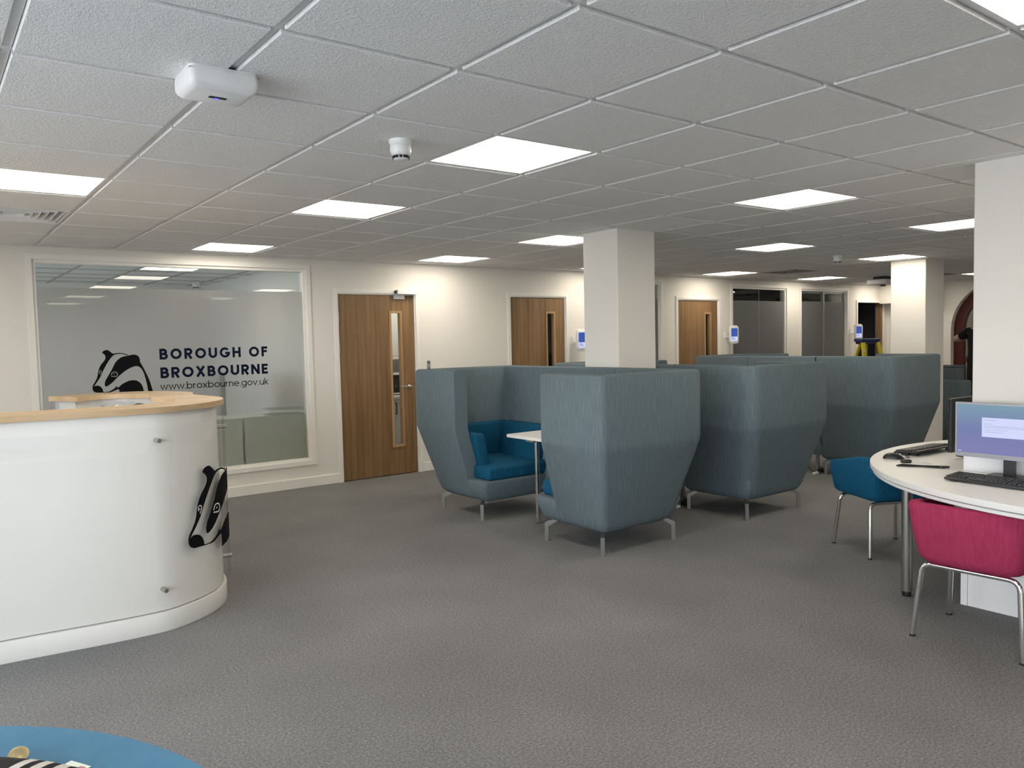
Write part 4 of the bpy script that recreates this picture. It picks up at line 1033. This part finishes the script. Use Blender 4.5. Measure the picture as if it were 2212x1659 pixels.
# ------------------------------------------------------------------ tub chairs
def make_chair(name, loc_, rz, m, label):
    r = tag(empty(name, loc_, rz), label, 'chair', 'upholstered tub chairs with chrome legs')   # faces local +y
    def path(d, yf, rad):
        hw = .268-d; P = [(-hw, yf), (-hw, yf-.02), (-hw, .10), (-hw, 0), (-hw, -.10)]
        P += arc(-hw+rad, -.262+d+rad, rad, rad, 180, 270, 7)[1:] + [(0, -.262+d-.012)] + arc(hw-rad, -.262+d+rad, rad, rad, 270, 360, 7)[:-1]
        P += [(hw, -.10), (hw, 0), (hw, .10), (hw, yf-.02), (hw, yf)]; return P
    lv = [(0, .080, .06), (.025, .060, .07), (.07, .046, .07), (.16, .034, .07), (.5, .016, .07), (.93, .0, .07), (.98, .004, .07), (1, .014, .06), (1, .036, .05), (.98, .046, .05), (.93, .05, .05), (.5, .062, .05), (.1, .08, .05)]
    rings_ = []
    for i, (t, d, rad) in enumerate(lv):
        e = .008*(1 if i < 8 else -1); P = path(d, .225, rad); Q = path(d+e, .235, rad); P[0], P[-1] = Q[0], Q[-1]
        rg = []
        for x, y in P:
            top = .674 - .075*max(0, min(1, (y+.14)/.37))
            bot = .372 - 0*y
            rg.append((x, y, bot+(top-bot)*t))
        rings_.append(rg)
    n = len(rings_[0]); mm = len(lv); V = [p for g_ in rings_ for p in g_]; Fc = []
    for i in range(mm):
        j = (i+1) % mm
        for k in range(n-1): Fc.append([i*n+k, i*n+k+1, j*n+k+1, j*n+k])
    Fc += [[i*n for i in range(mm)], [i*n+n-1 for i in range(mm)]]
    mesh('tub_shell', V, Fc, m, r, 50)
    loft('seat', [[(x, y+.035, z) for x, y in rrect(.192-d, .205-d, .04, 5)] for z, d in [(.373, .035), (.385, .018), (.405, .002), (.43, 0), (.448, .012), (.455, .04)]], m, r, 40)
    for sy in (-1, 1):
        P = smooth_path([(-.24, sy*.215, .008), (-.212, sy*.175, .362), (.212, sy*.175, .362), (.24, sy*.215, .008)], .05, 6)
        f_ = tube('leg_frame', P, .0125, CHROME, r, 14)
        for sx in (-1, 1): lathe('foot', [(.001, 0), (.014, 0), (.0135, .010), (.001, .010)], BLACK, f_, 14, (sx*.24, sy*.215, 0))
    return r
make_chair('tub_chair', (3.208, .027, 0), -math.pi/2+.04, PINK, 'pink upholstered tub chair with chrome legs at the computer table')
make_chair('tub_chair', (4.40, 1.145, 0), math.atan2(.88, .48)-math.pi/2, BLUE, 'blue upholstered tub chair with chrome legs, its back against the computer table')

# ------------------------------------------------------------------ tiered bench, ladder, person
tb = tag(empty('tiered_bench', (9.7, 2.6, 0)), 'tiered seating with blue pad and slate steps beyond the right booth', 'bench')
box('plinth', (0, 0, 0), (.5, .46, .335), WHITE, tb); box('seat_pad', (-.02, -.01, .335), (.5, .47, .435), BLUE, tb, .015)
box('low_step', (.5, .51, 0), (.8, 1.2, .82), SOFAB, tb, .03, 3); box('high_step', (.8, .73, 0), (1.1, 1.3, .985), SOFAB, tb, .02, 2); box('step_cushion', (.79, .725, .985), (1.11, 1.3, 1.005), SOFAB, tb, .008)
box('filler', (.4, .1, 0), (.52, .6, .33), WHITE, tb)

ld = tag(empty('step_ladder', (11.9, 5.35, 0), -.42), 'yellow step ladder with dark blue cap before the open doorway', 'ladder')
box('cap', (-.175, -.11, 1.335), (.175, .11, 1.385), LBLUE, ld, .012); box('cap_lip', (-.15, -.09, 1.295), (.15, .09, 1.335), LBLUE, ld)
def stile(a, b, w, nm='stile'):
    a, b = Vector(a), Vector(b); d = Vector((w/2, 0, 0)); e = Vector((0, .018, 0))
    V = [p+s*d+t*e for p in (a, b) for s, t in ((-1, -1), (1, -1), (1, 1), (-1, 1))]
    return mesh(nm, V, [[0, 1, 2, 3], [4, 5, 6, 7]]+[[k, (k+1) % 4, 4+(k+1) % 4, 4+k] for k in range(4)], YELLOW, ld)
for s in (-1, 1):
    f_ = stile((s*.30, -.46, 0), (s*.14, -.09, 1.32), .06); stile((s*.31, .46, 0), (s*.05, .09, 1.32), .04, 'rear_stile')
    box('foot', (s*.30-.04, -.49, 0), (s*.30+.04, -.43, .03), BLACK, ld)
for k in range(4):
    z = .27+k*.26; t = z/1.32; box('step', (-.30+.16*t, -.46+.37*t-.045, z-.012), (.30-.16*t, -.46+.37*t+.045, z+.012), STEEL, ld)
t = 1.02/1.32
box('green_label', (-.30+.16*t-.026, -.46+.37*t-.022, .93), (-.30+.16*t+.02, -.46+.37*t-.019, 1.1), mat('label_teal', (.05, .25, .22), .5), ld)
box('white_label', (-.30+.16*.9-.024, -.46+.37*.9-.0225, 1.15), (-.30+.16*.9+.018, -.46+.37*.9-.0195, 1.2), PLASTIC, ld)

def skin_mesh(name, verts, edges, radii, m, parent=None, sub=2, root=0):
    me = bpy.data.meshes.new(name); me.from_pydata(verts, edges, []); me.materials.append(m)
    o = link(bpy.data.objects.new(name, me), parent)
    md = o.modifiers.new('skin', 'SKIN'); md.use_smooth_shade = True
    for i, sv in enumerate(me.skin_vertices[0].data):
        rr = radii[i]; sv.radius = rr if isinstance(rr, tuple) else (rr, rr); sv.use_root = (i == root)
    ss = o.modifiers.new('sub', 'SUBSURF'); ss.levels = sub; ss.render_levels = sub
    return o
# person faces local -y... standing with the back to the camera, one elbow raised to the side
pn = tag(empty('person', (11.62, 3.45, 0), 0), 'person in black clothes standing by the red arched doorway, elbow raised', 'person')
# local axes: +x away from the camera (facing), +y to the picture's left
bv = [(0, 0, .98), (0, 0, 1.12), (0, 0, 1.30), (0, 0, 1.45), (.02, 0, 1.54), (.03, 0, 1.62),
      (0, .10, .93), (.01, .105, .50), (-.01, .11, .09), (.12, .12, .045), (0, -.10, .93), (.01, -.105, .50), (-.01, -.11, .09), (.12, -.12, .045),
      (0, .175, 1.455), (.10, .43, 1.35), (.30, .25, 1.38), (.36, .17, 1.395),
      (0, -.175, 1.455), (.05, -.25, 1.17), (.27, -.17, 1.10), (.34, -.14, 1.10)]
be = [(0, 1), (1, 2), (2, 3), (3, 4), (4, 5), (0, 6), (6, 7), (7, 8), (8, 9), (0, 10), (10, 11), (11, 12), (12, 13), (3, 14), (14, 15), (15, 16), (16, 17), (3, 18), (18, 19), (19, 20), (20, 21)]
br = [(.12, .16), (.11, .15), (.115, .17), (.09, .14), .055, .05, .095, .062, .045, .04, .095, .062, .045, .04, .062, .045, .034, .028, .062, .045, .034, .028]
body = skin_mesh('body', bv, be, br, SKIN, pn)
# clothes as slightly larger shells over torso, legs and sleeves
cv_ = bv[:4]+bv[6:9]+bv[10:13]+[(0, .175, 1.455), (.055, .33, 1.385), (0, -.175, 1.455), (.03, -.215, 1.31)]
ce = [(0, 1), (1, 2), (2, 3), (0, 4), (4, 5), (5, 6), (0, 7), (7, 8), (8, 9), (3, 10), (10, 11), (3, 12), (12, 13)]
cr = [(.15, .20), (.145, .19), (.145, .20), (.115, .17), .115, .085, .07, .115, .085, .07, .085, .07, .085, .07]
skin_mesh('black_clothes', cv_, ce, cr, CLOTH, pn)
hb = bmesh.new(); bmesh.ops.create_uvsphere(hb, u_segments=24, v_segments=16, radius=1)
for v in hb.verts:
    x, y, z = v.co; v.co = Vector((x*.098+(.012 if x > 0 and abs(y) < .25 and -.2 < z < .1 else 0), y*.076*(1-.12*max(0, -z)), z*.118))+Vector((.045, 0, 1.70))
from_bm('head', hb, SKIN, pn, 60)
hh = bmesh.new(); bmesh.ops.create_uvsphere(hh, u_segments=24, v_segments=16, radius=1)
for v in hh.verts:
    x, y, z = v.co; v.co = Vector((x*.104-(.008), y*.085, z*.118+.012))+Vector((.040, 0, 1.705))
bmesh.ops.bisect_plane(hh, geom=list(hh.verts)+list(hh.edges)+list(hh.faces), plane_co=(.085, 0, 1.72), plane_no=(.8, 0, -.6), clear_outer=True)
from_bm('hair', hh, HAIR, pn, 60)
for s in (-1, 1):
    box('ear', (.04, s*.078-.008, 1.67), (.065, s*.078+.008, 1.725), SKIN, pn, .006); box('shoe', (-.07, s*.115-.045, 0), (.19, s*.115+.045, .085), CLOTH, pn, .03, 3)
    e = box('eye', (.134, s*.032-.010, 1.712), (.140, s*.032+.010, 1.722), BLACK, pn)
box('mouth', (.128, -.02, 1.635), (.136, .02, 1.641), mat('lip', (.35, .13, .11), .5), pn)
def hand(base, dirv, side, nm):
    d = Vector(dirv).normalized(); u = Vector((0, 0, 1)); s = d.cross(u).normalized()*side; b = Vector(base)
    V = [b, b+d*.05, b+d*.085]; E_ = [(0, 1), (1, 2)]; Rr = [(.022, .026), (.022, .036), (.014, .034)]
    for k, (off, ln) in enumerate(((.027, .06), (.009, .07), (-.009, .065), (-.026, .05))):
        i = len(V); V += [b+d*.085+s*off, b+d*(.085+ln*.55)+s*off-u*.008, b+d*(.085+ln*.85)+s*off-u*.03]; E_ += [(2, i), (i, i+1), (i+1, i+2)]; Rr += [.009, .0085, .0075]
    i = len(V); V += [b+d*.03+s*.034, b+d*.065+s*.052-u*.01, b+d*.085+s*.052-u*.02]; E_ += [(0, i), (i, i+1), (i+1, i+2)]; Rr += [.011, .010, .009]
    skin_mesh(nm, [tuple(v) for v in V], E_, Rr, SKIN, pn, 1)
hand((.345, .19, 1.393), (.25, -.6, .05), 1, 'hand'); hand((.33, -.142, 1.10), (.6, .25, 0), -1, 'hand')
